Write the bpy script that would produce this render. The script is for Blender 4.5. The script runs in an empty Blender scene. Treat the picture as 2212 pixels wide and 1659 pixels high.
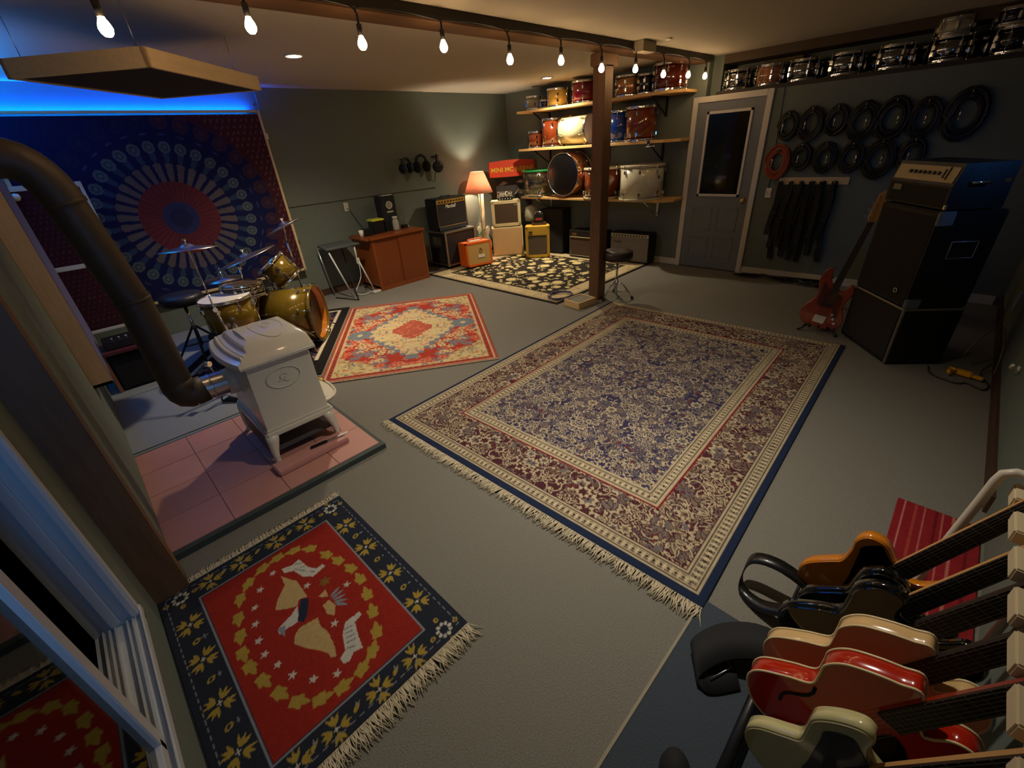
import bpy, bmesh, math, random
import numpy as np
from mathutils import Vector, Matrix, Euler
from math import pi, sin, cos, radians, sqrt

S = bpy.context.scene
C = S.collection
random.seed(7)
rng = np.random.default_rng(11)

# ------------------------------------------------------------------ camera
yaw, pitch, roll = 0.75656072, 0.50675636, -0.07634891
fwd = Vector((sin(yaw)*cos(pitch), cos(yaw)*cos(pitch), -sin(pitch)))
rgt = Vector((cos(yaw), -sin(yaw), 0.0))
upv = rgt.cross(fwd)
r2 = rgt*cos(roll) + upv*sin(roll)
u2 = -rgt*sin(roll) + upv*cos(roll)
cam = bpy.data.cameras.new('camera')
camo = bpy.data.objects.new('camera', cam)
C.objects.link(camo)
cam.sensor_width = 36.0
cam.lens = 36.0*925.73/2212.0
cam.clip_start = 0.02
camo.matrix_world = Matrix(((r2.x, u2.x, -fwd.x, 0.0), (r2.y, u2.y, -fwd.y, 0.0), (r2.z, u2.z, -fwd.z, 1.7), (0, 0, 0, 1)))
S.camera = camo

# ------------------------------------------------------------------ world, colour management
w = bpy.data.worlds.new('night')
S.world = w
w.use_nodes = True
w.node_tree.nodes['Background'].inputs[0].default_value = (0.30, 0.36, 0.60, 1)
w.node_tree.nodes['Background'].inputs[1].default_value = 0.004
S.view_settings.view_transform = 'Standard'
S.view_settings.look = 'None'
S.view_settings.gamma = 1.0
S.view_settings.use_curve_mapping = False
S.view_settings.exposure = 0.0

WARM = (1.0, 0.72, 0.40)
def light(name, kind, loc, power, col, rot=(0, 0, 0), size=None, size_y=None, spread=None, radius=None, cone=None, blend=0.5):
    l = bpy.data.lights.new(name, kind)
    l.energy = power
    l.color = col
    if kind == 'AREA':
        l.size = size
        if size_y is not None:
            l.shape = 'RECTANGLE'
            l.size_y = size_y
        else:
            l.shape = 'DISK'
        if spread: l.spread = spread
    if radius is not None: l.shadow_soft_size = radius
    if cone:
        l.spot_size = cone; l.spot_blend = blend
    o = bpy.data.objects.new(name, l)
    o.location = loc
    o.rotation_euler = rot
    C.objects.link(o)
    return o

ZC = 2.47          # ceiling
# recessed ceiling lamps (two in the picture, the others out of the frame behind and beside the camera)
RECESSED = [(1.92, 4.36), (5.43, 4.60), (1.75, 1.08)]
RPOW = [58, 64, 48]
RCOL = [(1.0, 0.85, 0.63), (1.0, 0.85, 0.63), (1.0, 0.92, 0.80)]
RCONE = [140, 140, 114]
for (x, y), p, cn, cl_ in zip(RECESSED, RPOW, RCONE, RCOL):
    light('recessed_lamp_light', 'SPOT', (x, y, ZC-0.012), p*4.2, cl_, radius=0.05, cone=radians(cn), blend=0.9)
# blue LED strip along the top of the wall hanging, throwing light up the wall and over the ceiling
light('led_strip_light', 'AREA', (0.94, 6.155, 2.235), 110, (0.0, 0.075, 1.0), (radians(180), 0, 0), 2.2, 0.03)
light('led_strip_light_side', 'AREA', (-0.17, 5.1, 2.3), 34, (0.0, 0.22, 1.0), (radians(180), 0, 0), 0.03, 2.0)
# further blue LED fixtures on the front wall: one behind the camera, one beside the amplifier stack
light('led_lamp_light', 'AREA', (-0.12, -0.44, 1.45), 2.2, (0.16, 0.42, 1.0), (radians(90), 0, radians(8)), 0.25, 0.9, spread=radians(90))
light('led_lamp_light_small', 'AREA', (3.95, -0.42, 1.66), 0.8, (0.06, 0.32, 1.0), (radians(68), 0, radians(-50)), 0.06, 0.12, spread=radians(100))

# ------------------------------------------------------------------ materials
def srgb(r, g, b):
    f = lambda c: (c/255.0)/12.92 if c/255.0 <= 0.04045 else (((c/255.0)+0.055)/1.055)**2.4
    return (f(r), f(g), f(b))
_m = {}
def mat(name, col, rough=0.6, metal=0.0, noise=0.0, scale=20.0, bump=0.0, coat=0.0, emit=None, estr=0.0, trans=0.0, spec=None, stretch=None, alpha=None):
    if name in _m: return _m[name]
    m = bpy.data.materials.new(name)
    m.use_nodes = True
    nt = m.node_tree
    b = nt.nodes['Principled BSDF']
    b.inputs['Base Color'].default_value = (*col, 1)
    b.inputs['Roughness'].default_value = rough
    b.inputs['Metallic'].default_value = metal
    b.inputs['Coat Weight'].default_value = coat
    b.inputs['Coat Roughness'].default_value = 0.06
    if spec is not None: b.inputs['Specular IOR Level'].default_value = spec
    if trans: b.inputs['Transmission Weight'].default_value = trans
    if alpha is not None: b.inputs['Alpha'].default_value = alpha
    if emit:
        b.inputs['Emission Color'].default_value = (*emit, 1)
        b.inputs['Emission Strength'].default_value = estr
    tc = nt.nodes.new('ShaderNodeTexCoord')
    vec = tc.outputs['Object']
    if stretch:
        mp = nt.nodes.new('ShaderNodeMapping')
        mp.inputs['Scale'].default_value = stretch
        nt.links.new(vec, mp.inputs['Vector']); vec = mp.outputs['Vector']
    n = nt.nodes.new('ShaderNodeTexNoise')
    n.inputs['Scale'].default_value = scale
    n.inputs['Detail'].default_value = 5.0
    nt.links.new(vec, n.inputs['Vector'])
    if noise > 0:
        mx = nt.nodes.new('ShaderNodeMixRGB')
        mx.inputs[1].default_value = (*[max(0, c*(1-noise)) for c in col], 1)
        mx.inputs[2].default_value = (*[min(1, c*(1+noise)) for c in col], 1)
        nt.links.new(n.outputs['Fac'], mx.inputs[0])
        nt.links.new(mx.outputs[0], b.inputs['Base Color'])
    if bump > 0:
        bp = nt.nodes.new('ShaderNodeBump')
        bp.inputs['Strength'].default_value = bump
        bp.inputs['Distance'].default_value = 0.01
        nt.links.new(n.outputs['Fac'], bp.inputs['Height'])
        nt.links.new(bp.outputs[0], b.inputs['Normal'])
    _m[name] = m
    return m
def woven(name, rough=0.95, bump=0.4):
    """colours come from the mesh's own dyed-yarn colour layer"""
    m = bpy.data.materials.new(name); m.use_nodes = True
    nt = m.node_tree; b = nt.nodes['Principled BSDF']
    a = nt.nodes.new('ShaderNodeAttribute'); a.attribute_name = 'yarn'
    n = nt.nodes.new('ShaderNodeTexNoise'); n.inputs['Scale'].default_value = 260
    tc = nt.nodes.new('ShaderNodeTexCoord'); nt.links.new(tc.outputs['Object'], n.inputs['Vector'])
    mr = nt.nodes.new('ShaderNodeMapRange'); mr.inputs[3].default_value = 0.72; mr.inputs[4].default_value = 1.28
    nt.links.new(n.outputs['Fac'], mr.inputs[0])
    mx = nt.nodes.new('ShaderNodeVectorMath'); mx.operation = 'SCALE'
    nt.links.new(a.outputs['Color'], mx.inputs[0]); nt.links.new(mr.outputs[0], mx.inputs['Scale'])
    nt.links.new(mx.outputs[0], b.inputs['Base Color'])
    b.inputs['Roughness'].default_value = rough
    b.inputs['Specular IOR Level'].default_value = 0.15
    bp = nt.nodes.new('ShaderNodeBump'); bp.inputs['Strength'].default_value = bump; bp.inputs['Distance'].default_value = 0.004
    nt.links.new(n.outputs['Fac'], bp.inputs['Height']); nt.links.new(bp.outputs[0], b.inputs['Normal'])
    return m

M_wall = mat('green_wall_paint', srgb(104, 112, 101), 0.75, noise=0.05, scale=6)
M_ceil = mat('ceiling_paint', srgb(192, 182, 162), 0.85, noise=0.03, scale=4)
M_carpet = mat('grey_carpet', srgb(122, 118, 107), 1.0, noise=0.35, scale=160, bump=0.5, spec=0.1)
M_trim = mat('white_trim_paint', srgb(205, 198, 182), 0.45, noise=0.03)
M_vinyl = mat('white_vinyl', srgb(200, 202, 200), 0.35, noise=0.02)
M_door = mat('grey_door_paint', srgb(112, 116, 118), 0.5, noise=0.03)
M_beam = mat('brown_timber', srgb(88, 58, 30), 0.55, noise=0.4, scale=7, stretch=(0.6, 6, 6), bump=0.15)
M_post = mat('brown_timber_post', srgb(106, 76, 46), 0.6, noise=0.4, scale=7, stretch=(6, 6, 0.6), bump=0.15)
M_pine = mat('pale_pine', srgb(212, 184, 138), 0.6, noise=0.18, scale=5, stretch=(1, 8, 8))
M_pine2 = mat('pale_pine_edge', srgb(216, 178, 116), 0.6, noise=0.18, scale=5, stretch=(8, 8, 1))
M_blk = mat('black_tolex', srgb(26, 26, 26), 0.55, noise=0.3, scale=200, bump=0.3)
M_blkgl = mat('black_gloss', srgb(10, 10, 11), 0.08, coat=1.0)
M_blkm = mat('black_matte', srgb(20, 20, 21), 0.85, noise=0.2)
M_blkp = mat('black_plastic', srgb(24, 24, 25), 0.35, noise=0.1)
M_chrome = mat('chrome', (0.80, 0.80, 0.80), 0.12, 1.0)
M_steel = mat('brushed_steel', (0.62, 0.62, 0.60), 0.3, 1.0, noise=0.1)
M_fret = mat('dull_fret_wire', (0.20, 0.19, 0.17), 0.5, 0.6)
M_galv = mat('galvanised_metal', (0.70, 0.72, 0.74), 0.28, 1.0, noise=0.15)
M_brass = mat('brass', (0.80, 0.58, 0.22), 0.2, 1.0)
M_white = mat('white_plastic', srgb(222, 216, 198), 0.4, noise=0.02)
M_cream = mat('cream_enamel', srgb(222, 214, 190), 0.32, noise=0.03, coat=0.3)
M_pipe = mat('dark_stove_pipe', srgb(78, 66, 52), 0.55, 0.3, noise=0.12, scale=12)
M_fabk = mat('black_speaker_cloth', srgb(34, 30, 28), 0.95, noise=0.3, scale=300)
M_rubber = mat('rubber', srgb(18, 18, 18), 0.8)
M_cym = mat('bronze_cymbal', (0.62, 0.52, 0.40), 0.28, 1.0, noise=0.1, scale=30)
M_head = mat('drum_head_white', srgb(214, 206, 198), 0.45, noise=0.03)
M_maple = mat('maple', srgb(196, 146, 84), 0.4, noise=0.15, scale=8, coat=0.3)
M_rosew = mat('dark_rosewood', srgb(40, 28, 22), 0.5, noise=0.3, scale=30, stretch=(8, 1, 8))

# ------------------------------------------------------------------ mesh helpers
class MB:
    def __init__(s, M=None):
        s.bm = bmesh.new(); s.M = M or Matrix.Identity(4); s.mi = 0
    def v(s, p): return s.bm.verts.new(s.M @ Vector(p))
    def f(s, vs, smooth=False):
        try:
            f = s.bm.faces.new(vs); f.material_index = s.mi; f.smooth = smooth; return f
        except ValueError: return None
    def box(s, a, b, bev=0.0):
        (x0, y0, z0), (x1, y1, z1) = a, b
        if bev <= 0:
            vs = [s.v(p) for p in ((x0,y0,z0),(x1,y0,z0),(x1,y1,z0),(x0,y1,z0),(x0,y0,z1),(x1,y0,z1),(x1,y1,z1),(x0,y1,z1))]
            for q in ((0,3,2,1),(4,5,6,7),(0,1,5,4),(1,2,6,5),(2,3,7,6),(3,0,4,7)): s.f([vs[i] for i in q])
        else:
            t = bmesh.new()
            g = bmesh.ops.create_cube(t, size=1.0)
            for v in t.verts: v.co = Vector(((x0+x1)/2+v.co.x*(x1-x0), (y0+y1)/2+v.co.y*(y1-y0), (z0+z1)/2+v.co.z*(z1-z0)))
            bmesh.ops.bevel(t, geom=list(t.edges), offset=bev, segments=2, affect='EDGES', clamp_overlap=True)
            s.merge(t)
        return s
    def merge(s, t, smooth=False):
        mp = {}
        for v in t.verts: mp[v] = s.v(v.co)
        for f in t.faces: s.f([mp[v] for v in f.verts], smooth or f.smooth)
        t.free()
    def frame(s, p0, p1):
        d = (Vector(p1)-Vector(p0)).normalized()
        a = Vector((0,0,1)) if abs(d.z) < 0.95 else Vector((1,0,0))
        u = d.cross(a).normalized(); return u, d.cross(u).normalized()
    def cyl(s, p0, p1, r0, r1=None, n=12, caps=True, smooth=True):
        r1 = r0 if r1 is None else r1
        u, w_ = s.frame(p0, p1); p0, p1 = Vector(p0), Vector(p1)
        A = [s.v(p0+(u*cos(2*pi*i/n)+w_*sin(2*pi*i/n))*r0) for i in range(n)]
        B = [s.v(p1+(u*cos(2*pi*i/n)+w_*sin(2*pi*i/n))*r1) for i in range(n)]
        for i in range(n): s.f([A[i], A[(i+1)%n], B[(i+1)%n], B[i]], smooth)
        if caps: s.f(A[::-1]); s.f(B)
        return s
    def tube(s, pts, r, n=8, closed=False, caps=True):
        pts = [Vector(p) for p in pts]; m = len(pts); rings = []
        prev = None
        for i, p in enumerate(pts):
            if closed: d = pts[(i+1)%m]-pts[i-1]
            else: d = pts[min(i+1, m-1)]-pts[max(i-1, 0)]
            d.normalize()
            if prev is None:
                a = Vector((0,0,1)) if abs(d.z) < 0.9 else Vector((1,0,0))
                u = d.cross(a).normalized()
            else:
                u = prev-d*prev.dot(d)
                u = u.normalized() if u.length > 1e-6 else d.orthogonal().normalized()
            prev = u; w_ = d.cross(u)
            rr = r[i] if isinstance(r, (list, tuple)) else r
            rings.append([s.v(p+(u*cos(2*pi*k/n)+w_*sin(2*pi*k/n))*rr) for k in range(n)])
        for i in range(m if closed else m-1):
            A, B = rings[i], rings[(i+1)%m]
            for k in range(n): s.f([A[k], A[(k+1)%n], B[(k+1)%n], B[k]], True)
        if caps and not closed: s.f(rings[0][::-1]); s.f(rings[-1])
        return s
    def lathe(s, prof, n=32, c=(0,0,0), smooth=True, close=False):
        """prof: list of (r, z) about local z"""
        rings = []
        for r, z in prof:
            if r < 1e-5: rings.append([s.v((c[0], c[1], c[2]+z))])
            else: rings.append([s.v((c[0]+r*cos(2*pi*k/n), c[1]+r*sin(2*pi*k/n), c[2]+z)) for k in range(n)])
        L = len(rings)
        for i in range(L if close else L-1):
            A, B = rings[i], rings[(i+1)%L]
            for k in range(n):
                a0, a1 = A[k%len(A)], A[(k+1)%len(A)]; b0, b1 = B[k%len(B)], B[(k+1)%len(B)]
                q = [a0, a1, b1, b0]; u_ = []
                for x in q:
                    if x not in u_: u_.append(x)
                if len(u_) > 2: s.f(u_, smooth)
        return s
    def prism(s, poly, z0, z1, bev=0.0, seg=2, dome=0.0):
        """poly in local xy extruded along local z, with rounded edges"""
        t = bmesh.new()
        A = [t.verts.new((x, y, z0)) for x, y in poly]; B = [t.verts.new((x, y, z1)) for x, y in poly]
        n = len(poly)
        fa = t.faces.new(A[::-1]); fb = t.faces.new(B)
        for i in range(n):
            f = t.faces.new([A[i], A[(i+1)%n], B[(i+1)%n], B[i]]); f.smooth = n > 10
        bmesh.ops.recalc_face_normals(t, faces=list(t.faces))
        if bev > 0:
            es = set(list(fa.edges)+list(fb.edges))
            r = bmesh.ops.bevel(t, geom=list(es), offset=bev, segments=seg, affect='EDGES', clamp_overlap=True)
            for f in r['faces']: f.smooth = True
        s.merge(t)
        return s
    def build(s, name, m, parent=None, loc=None, rot=None):
        bmesh.ops.recalc_face_normals(s.bm, faces=list(s.bm.faces))
        me = bpy.data.meshes.new(name); s.bm.to_mesh(me); s.bm.free()
        ms = m if isinstance(m, (list, tuple)) else [m]
        for x in ms: me.materials.append(x)
        return put(name, me, parent, loc, rot)
def put(name, me, parent=None, loc=None, rot=None):
    o = bpy.data.objects.new(name, me); C.objects.link(o)
    if parent is not None: o.parent = parent
    if loc is not None: o.location = loc
    if rot is not None: o.rotation_euler = rot
    return o
def tag(o, label=None, cat=None, group=None, kind=None):
    if label: o['label'] = label
    if cat: o['category'] = cat
    if group: o['group'] = group
    if kind: o['kind'] = kind
    return o
def thing(name, label, cat, loc=(0,0,0), rz=0.0, group=None, rot=None):
    o = bpy.data.objects.new(name, None); C.objects.link(o)
    o.empty_display_size = 0.1
    o.location = loc; o.rotation_euler = rot or (0, 0, rz)
    return tag(o, label, cat, group)
def struct(name, mb, m):
    o = mb.build(name, m); o['kind'] = 'structure'; return o
def copy_tree(o, parent=None):
    c = o.copy(); C.objects.link(c)
    if parent is not None: c.parent = parent
    for ch in [x for x in o.children]: copy_tree(ch, c)
    return c
def text_mesh(name, body, size, m, parent, M, depth=0.0015, shear=0.0, width=None):
    cu = bpy.data.curves.new(name, 'FONT'); cu.body = body; cu.size = size
    cu.align_x = 'CENTER'; cu.align_y = 'CENTER'; cu.extrude = depth; cu.shear = shear; cu.resolution_u = 3
    cu.offset = size*0.012
    o = bpy.data.objects.new(name, cu); C.objects.link(o)
    bpy.context.view_layer.update()
    dg = bpy.context.evaluated_depsgraph_get()
    me = bpy.data.meshes.new_from_object(o.evaluated_get(dg))
    bpy.data.objects.remove(o)
    if width:
        xs = [v.co.x for v in me.vertices]; k = width/(max(xs)-min(xs))
        for v in me.vertices: v.co.x *= k
    me.transform(M); me.materials.clear(); me.materials.append(m)
    return put(name, me, parent)
FRONT = Matrix.Rotation(pi/2, 4, 'X')       # text lying in xy -> standing, facing -y
def arc(cx, cy, r, a0, a1, n, z=None):
    return [((cx+r*cos(a0+(a1-a0)*i/n)), (cy+r*sin(a0+(a1-a0)*i/n))) + ((z,) if z is not None else ()) for i in range(n+1)]
def catmull(P, k=6, closed=True):
    out = []; n = len(P)
    for i in range(n if closed else n-1):
        p0, p1, p2, p3 = [Vector(P[(i+j-1) % n] if closed else P[min(max(i+j-1, 0), n-1)]) for j in range(4)]
        for q in range(k):
            t = q/k
            out.append(tuple(0.5*((2*p1)+(-p0+p2)*t+(2*p0-5*p1+4*p2-p3)*t*t+(-p0+3*p1-3*p2+p3)*t**3)))
    if not closed: out.append(tuple(P[-1]))
    return out
# ------------------------------------------------------------------ the room
YB, XR, YF, XL = 6.20, 6.21, -0.50, -0.24
def slab(name, a, b, m): return struct(name, MB().box(a, b), m)
slab('floor', (-0.62, YF-0.15, -0.10), (XR+0.15, YB+0.15, 0.0), M_carpet)
slab('ceiling', (-0.62, YF-0.15, ZC), (XR+0.75, YB+0.15, ZC+0.1), M_ceil)
slab('wall_back', (-0.62, YB, 0), (XR+0.15, YB+0.12, ZC), M_wall)
# thicker upper panel of the back wall: its lower edge and left edge show as a dark line
b = MB(); b.box((2.16, YB-0.022, 1.20), (4.50, YB, ZC)); b.box((2.10, YB-0.012, 1.19), (2.16, YB, 2.30))
struct('trim_1', b, M_wall)
slab('wall_front', (-0.62, YF-0.12, 0), (XR+0.15, YF, ZC), M_wall)
# right wall, with the recessed ledge for drums above the door
b = MB()
ZL = 2.10
b.box((XR, YF, 0), (XR+0.12, YB, ZL-0.04))
b.box((XR, 2.72, ZL-0.04), (XR+0.12, YB, ZC))
b.box((XR+0.12, 2.60, ZL-0.04), (XR+0.60, 2.72, ZC))
b.box((XR+0.50, YF, ZL-0.04), (XR+0.60, 2.60, ZC))
struct('wall_right', b, M_wall)
slab('trim_2', (XR, YF, ZL-0.04), (XR+0.50, 2.60, ZL), mat('dark_ledge_board', srgb(52, 44, 34), 0.7, noise=0.2))
slab('trim_3', (XR+0.12, YF, ZC-0.09), (XR+0.50, 2.60, ZC), mat('brown_soffit', srgb(74, 56, 34), 0.7, noise=0.2))
# left wall: beyond the timber post, and the part nearest the camera with the sliding window
slab('wall_left', (-0.36, 2.16, 0), (XL, YB, ZC), M_wall)
WX = -0.345
b = MB()
b.box((-0.47, YF, 0), (WX, 2.16, 0.25)); b.box((-0.47, YF, 2.02), (WX, 2.16, ZC))
b.box((-0.47, 1.76, 0.25), (WX, 2.16, 2.02)); b.box((-0.47, YF, 0.25), (WX, -0.05, 2.02))
struct('wall_left_near', b, M_wall)
# timber post standing at the step of the left wall
b = MB(); b.box((-0.37, 2.06, 0), (-0.215, 2.17, ZC), 0.006)
o = struct('left_post', b, M_post)
b = MB(); b.box((XR-0.015, 2.855, 0), (XR, YB, 0.085)); b.box((XR-0.015, -0.45, 0), (XR, 1.94, 0.085))
struct('baseboard_right', b, M_trim)
b = MB(); b.box((2.05, YB-0.014, 0), (XR, YB, 0.09)); struct('baseboard_back', b, mat('brown_baseboard', srgb(70, 46, 30), 0.6, noise=0.2))
b = MB(); b.box((2.6, YF, 0), (XR, YF+0.015, 0.10)); struct('baseboard_front', b, mat('brown_baseboard', srgb(70, 46, 30), 0.6))
# platform of grey painted board under the drums
b = MB(); b.box((XL, 3.545, 0), (0.98, 4.62, 0.040)); b.box((XL, 4.63, 0), (0.98, 6.18, 0.040))
b.box((XL, 3.515, 0.0), (0.98, 3.545, 0.032))
tag(b.build('drum_platform', mat('grey_painted_plywood', srgb(128, 132, 134), 0.7, noise=0.08, scale=9)), 'low platform of grey painted boards under the drum kit', 'platform')
b = MB(); b.box((0.1, 3.50, 0.0), (0.52, 3.516, 0.034)); b.box((-0.22, 3.50, 0.0), (0.08, 3.516, 0.034))
tag(b.build('edge_strip', M_steel), 'pale metal edging strip along the front of the grey platform', 'strip')
# ceiling beam and post
b = MB(); b.box((-0.34, 2.70, 2.405), (XR, 2.93, ZC), 0.006)
beam_ = struct('ceiling_beam', b, M_beam)
MB().box((-0.34, 2.684, 2.412), (XR, 2.70, ZC)).build('beam_shade_board', mat('shaded_beam_paint', srgb(40, 27, 16), 0.5, noise=0.3, scale=6, stretch=(0.6, 6, 6)), beam_)  # board added over the near face: its shade and darker paint in one colour
b = MB(); b.box((4.215, 2.85, 0), (4.36, 2.99, 2.405), 0.006)
b.box((4.15, 2.84, 2.30), (4.43, 2.98, 2.405), 0.01)
struct('support_post', b, M_post)
b = MB(); b.box((4.28, 2.825, 0.0), (4.34, 2.85, 0.028), 0.003); 
tag(b.build('floor_bracket', M_blkm), 'small dark metal bracket at the foot of the timber post', 'bracket')
b = MB(); b.box((4.42, 2.58, 2.385), (4.66, 2.69, ZC), 0.004)
tag(b.build('junction_box', mat('ceiling_box_paint', srgb(170, 160, 138), 0.7)), 'pale boxed-in cover on the ceiling beside the beam', 'box')
tag(MB().cyl((4.64, 2.45, ZC-0.012), (4.64, 2.45, ZC), 0.03, n=16).build('ceiling_cap', M_trim), 'small round cap on the ceiling by the pale boxed-in cover', 'cap')

# door
DY0, DY1 = 2.0, 2.79
b = MB()
for a, c in (((XR-0.03, DY1+0.0, 0), (XR, DY1+0.065, 2.065)), ((XR-0.03, DY0-0.065, 0), (XR, DY0, 2.065)), ((XR-0.03, DY0, 2.0), (XR, DY1, 2.065))): b.box(a, c, 0.004)
struct('trim_4', b, M_trim)
door = struct('door_1', MB().box((XR-0.018, DY0+0.004, 0.012), (XR-0.001, DY1-0.004, 1.998)), M_door)
b = MB()
wy0, wy1, wz0, wz1 = 2.12, 2.66, 0.94, 1.90
for a, c in (((XR-0.034, wy0, wz0), (XR-0.018, wy1, wz0+0.03)), ((XR-0.034, wy0, wz1-0.03), (XR-0.018, wy1, wz1)), ((XR-0.034, wy0, wz0), (XR-0.018, wy0+0.03, wz1)), ((XR-0.034, wy1-0.03, wz0), (XR-0.018, wy1, wz1))): b.box(a, c, 0.004)
b.build('window_frame', M_trim, door)
def glass_mat(name, tint, mirror=0.10):
    m = bpy.data.materials.new(name); m.use_nodes = True; nt = m.node_tree
    nt.nodes.remove(nt.nodes['Principled BSDF'])
    t = nt.nodes.new('ShaderNodeBsdfTransparent'); t.inputs[0].default_value = (*tint, 1)
    g = nt.nodes.new('ShaderNodeBsdfGlossy'); g.inputs['Roughness'].default_value = 0.03
    fr = nt.nodes.new('ShaderNodeFresnel'); fr.inputs[0].default_value = 1.5
    mx = nt.nodes.new('ShaderNodeMixShader')
    ad = nt.nodes.new('ShaderNodeMath'); ad.operation = 'MULTIPLY_ADD'; ad.inputs[1].default_value = 1.0; ad.inputs[2].default_value = mirror
    nt.links.new(fr.outputs[0], ad.inputs[0]); nt.links.new(ad.outputs[0], mx.inputs[0])
    nt.links.new(t.outputs[0], mx.inputs[1]); nt.links.new(g.outputs[0], mx.inputs[2])
    nt.links.new(mx.outputs[0], nt.nodes['Material Output'].inputs[0])
    return m
M_dglass = mat('dark_door_glass', srgb(16, 18, 18), 0.06, coat=0.6)
MB().box((XR-0.024, wy0+0.03, wz0+0.03), (XR-0.019, wy1-0.03, wz1-0.03)).build('pane', M_dglass, door)
b = MB()
for y0, y1, z0, z1 in ((2.10, 2.36, 0.16, 0.42), (2.43, 2.69, 0.16, 0.42), (2.10, 2.36, 0.52, 0.80), (2.43, 2.69, 0.52, 0.80)):
    for a, c in (((y0, z0), (y1, z0+0.012)), ((y0, z1-0.012), (y1, z1)), ((y0, z0), (y0+0.012, z1)), ((y1-0.012, z0), (y1, z1))):
        b.box((XR-0.023, a[0], a[1]), (XR-0.018, c[0], c[1]))
b.build('panel_moulding', M_door, door)
b = MB(Matrix.Translation((XR-0.018, 2.06, 0.90)) @ Matrix.Rotation(-pi/2, 4, 'Y'))
b.lathe([(0.0, 0), (0.03, 0), (0.03, 0.006), (0.012, 0.01), (0.010, 0.03), (0.024, 0.04), (0.028, 0.052), (0.022, 0.062), (0.0, 0.066)], 20)
b.build('door_knob', M_brass, door)
b = MB(); b.box((XR-0.03, DY0, 0.0), (XR, DY1, 0.012)); struct('trim_5', b, mat('dark_threshold', srgb(48, 40, 30), 0.6))

# sliding window in the left wall, its inner half slid open
b = MB()
y0, y1, z0, z1 = -0.05, 1.76, 0.25, 2.02
xo, xi = -0.47, -0.335
b.box((xo, y0, z0), (xi, y1, z0+0.035)); b.box((xo, y0, z1-0.05), (xi, y1, z1))
b.box((xo, y1-0.035, z0), (xi, y1, z1)); b.box((xo, y0, z0), (xi, y0+0.035, z1))
win = struct('window_1', b, M_vinyl)
b = MB()
b.box((xi-0.004, y0, z0+0.02), (xi+0.004, y1+0.004, z0+0.052), 0.003)
for x in (-0.362, -0.378, -0.412, -0.428, -0.445): b.box((x, y0+0.035, z0+0.035), (x+0.005, y1-0.035, z0+0.050))
b.build('window_track', M_vinyl, win)
b = MB(); b.box((xi-0.025, y1-0.05, z0+0.05), (xi-0.004, y1-0.034, z1-0.06), 0.003); b.box((xi-0.085, y1-0.045, z0+0.05), (xi-0.055, y1-0.034, z1-0.06), 0.003)
b.build('jamb_rib', M_vinyl, win)
sash = MB()
sx0, sx1 = -0.380, -0.348
sash.box((sx0, 1.125, z0+0.052), (sx1, 1.175, z1-0.05), 0.003); sash.box((sx0, 0.0, z0+0.052), (sx1, 0.05, z1-0.05), 0.003)
sash.box((sx0, 0.0, z0+0.052), (sx1, 1.15, z0+0.095), 0.003); sash.box((sx0, 0.0, z1-0.10), (sx1, 1.15, z1-0.05), 0.003)
so = sash.build('sliding_sash', M_vinyl, win)
MB().box((-0.366, 0.05, z0+0.095), (-0.362, 1.125, z1-0.10)).build('pane', glass_mat('window_glass', (0.82, 0.88, 0.84), 0.0), so)
b = MB(); b.box((sx1, 1.13, 1.09), (sx1+0.012, 1.17, 1.20), 0.004); b.cyl((sx1+0.012, 1.15, 1.14), (sx1+0.03, 1.15, 1.125), 0.014, n=12)
b.build('latch', M_vinyl, so)
b = MB(); b.cyl((-0.35, 1.724, 0.36), (-0.35, 1.719, 0.36), 0.007, n=10); b.cyl((-0.40, 1.724, 0.33), (-0.40, 1.719, 0.33), 0.006, n=10)
b.build('screw', M_steel, win)
# the dark yard outside the window
b = MB(); b.box((-6.0, -3.0, -0.35), (-0.63, 7.0, -0.30)); struct('ground', b, mat('yard_ground', srgb(96, 88, 66), 1.0, noise=0.4, scale=30, bump=0.6))
t = bmesh.new(); bmesh.ops.create_icosphere(t, subdivisions=3, radius=0.42)
for v in t.verts: v.co = Vector((v.co.x*1.3, v.co.y*1.1, v.co.z*0.75))*(1+0.10*sin(v.co.x*9+v.co.y*7)+0.05*sin(v.co.z*21))
b = MB(Matrix.Translation((-0.98, 2.22, -0.12))); b.merge(t, True)
tag(b.build('boulder', mat('tan_rock', srgb(112, 100, 74), 0.95, noise=0.25, scale=8, bump=0.5)), 'smooth tan boulder on the ground outside the open window', 'rock')
for i in range(4):
    b = MB(); q = i*0.14
    b.cyl((-1.5-q, 2.9+0.03*i, -0.24), (-1.44-q, 3.3, -0.24), 0.06, n=10)
    tag(b.build('firewood_log', mat('red_brown_log', srgb(150, 70, 44), 0.8, noise=0.3)), 'reddish split log lying beyond the boulder outside the window', 'log', 'split logs outside the window')

# outlet, switch, cord, conduit
def plate(name, M, label, cat, toggles):
    t = thing(name, label, cat); t.matrix_world = M
    MB().box((-0.037, -0.008, -0.06), (0.037, 0, 0.06), 0.004).build('cover_plate', M_white, t)
    b = MB()
    for x, z in toggles: b.box((x-0.012, -0.013, z-0.02), (x+0.012, -0.008, z+0.02), 0.003)
    b.build('outlet' if 'outlet' in name else 'toggle', M_white, t)
    return t
plate('wall_outlet', Matrix.Translation((2.93, YB, 1.105)), 'white double outlet plate with black cord plugged in on the green back wall', 'outlet', [(0, 0.026), (0, -0.026)])
tag(MB().tube(catmull([(2.93, 6.18, 1.085), (2.95, 6.15, 1.06), (3.02, 6.14, 0.92), (3.07, 6.13, 0.82), (3.10, 6.12, 0.755)], 5, False), 0.004, 6).build('hanging_cable', M_blkm), 'thin black cord hanging from the back wall outlet to the wooden cabinet', 'cord')
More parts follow.
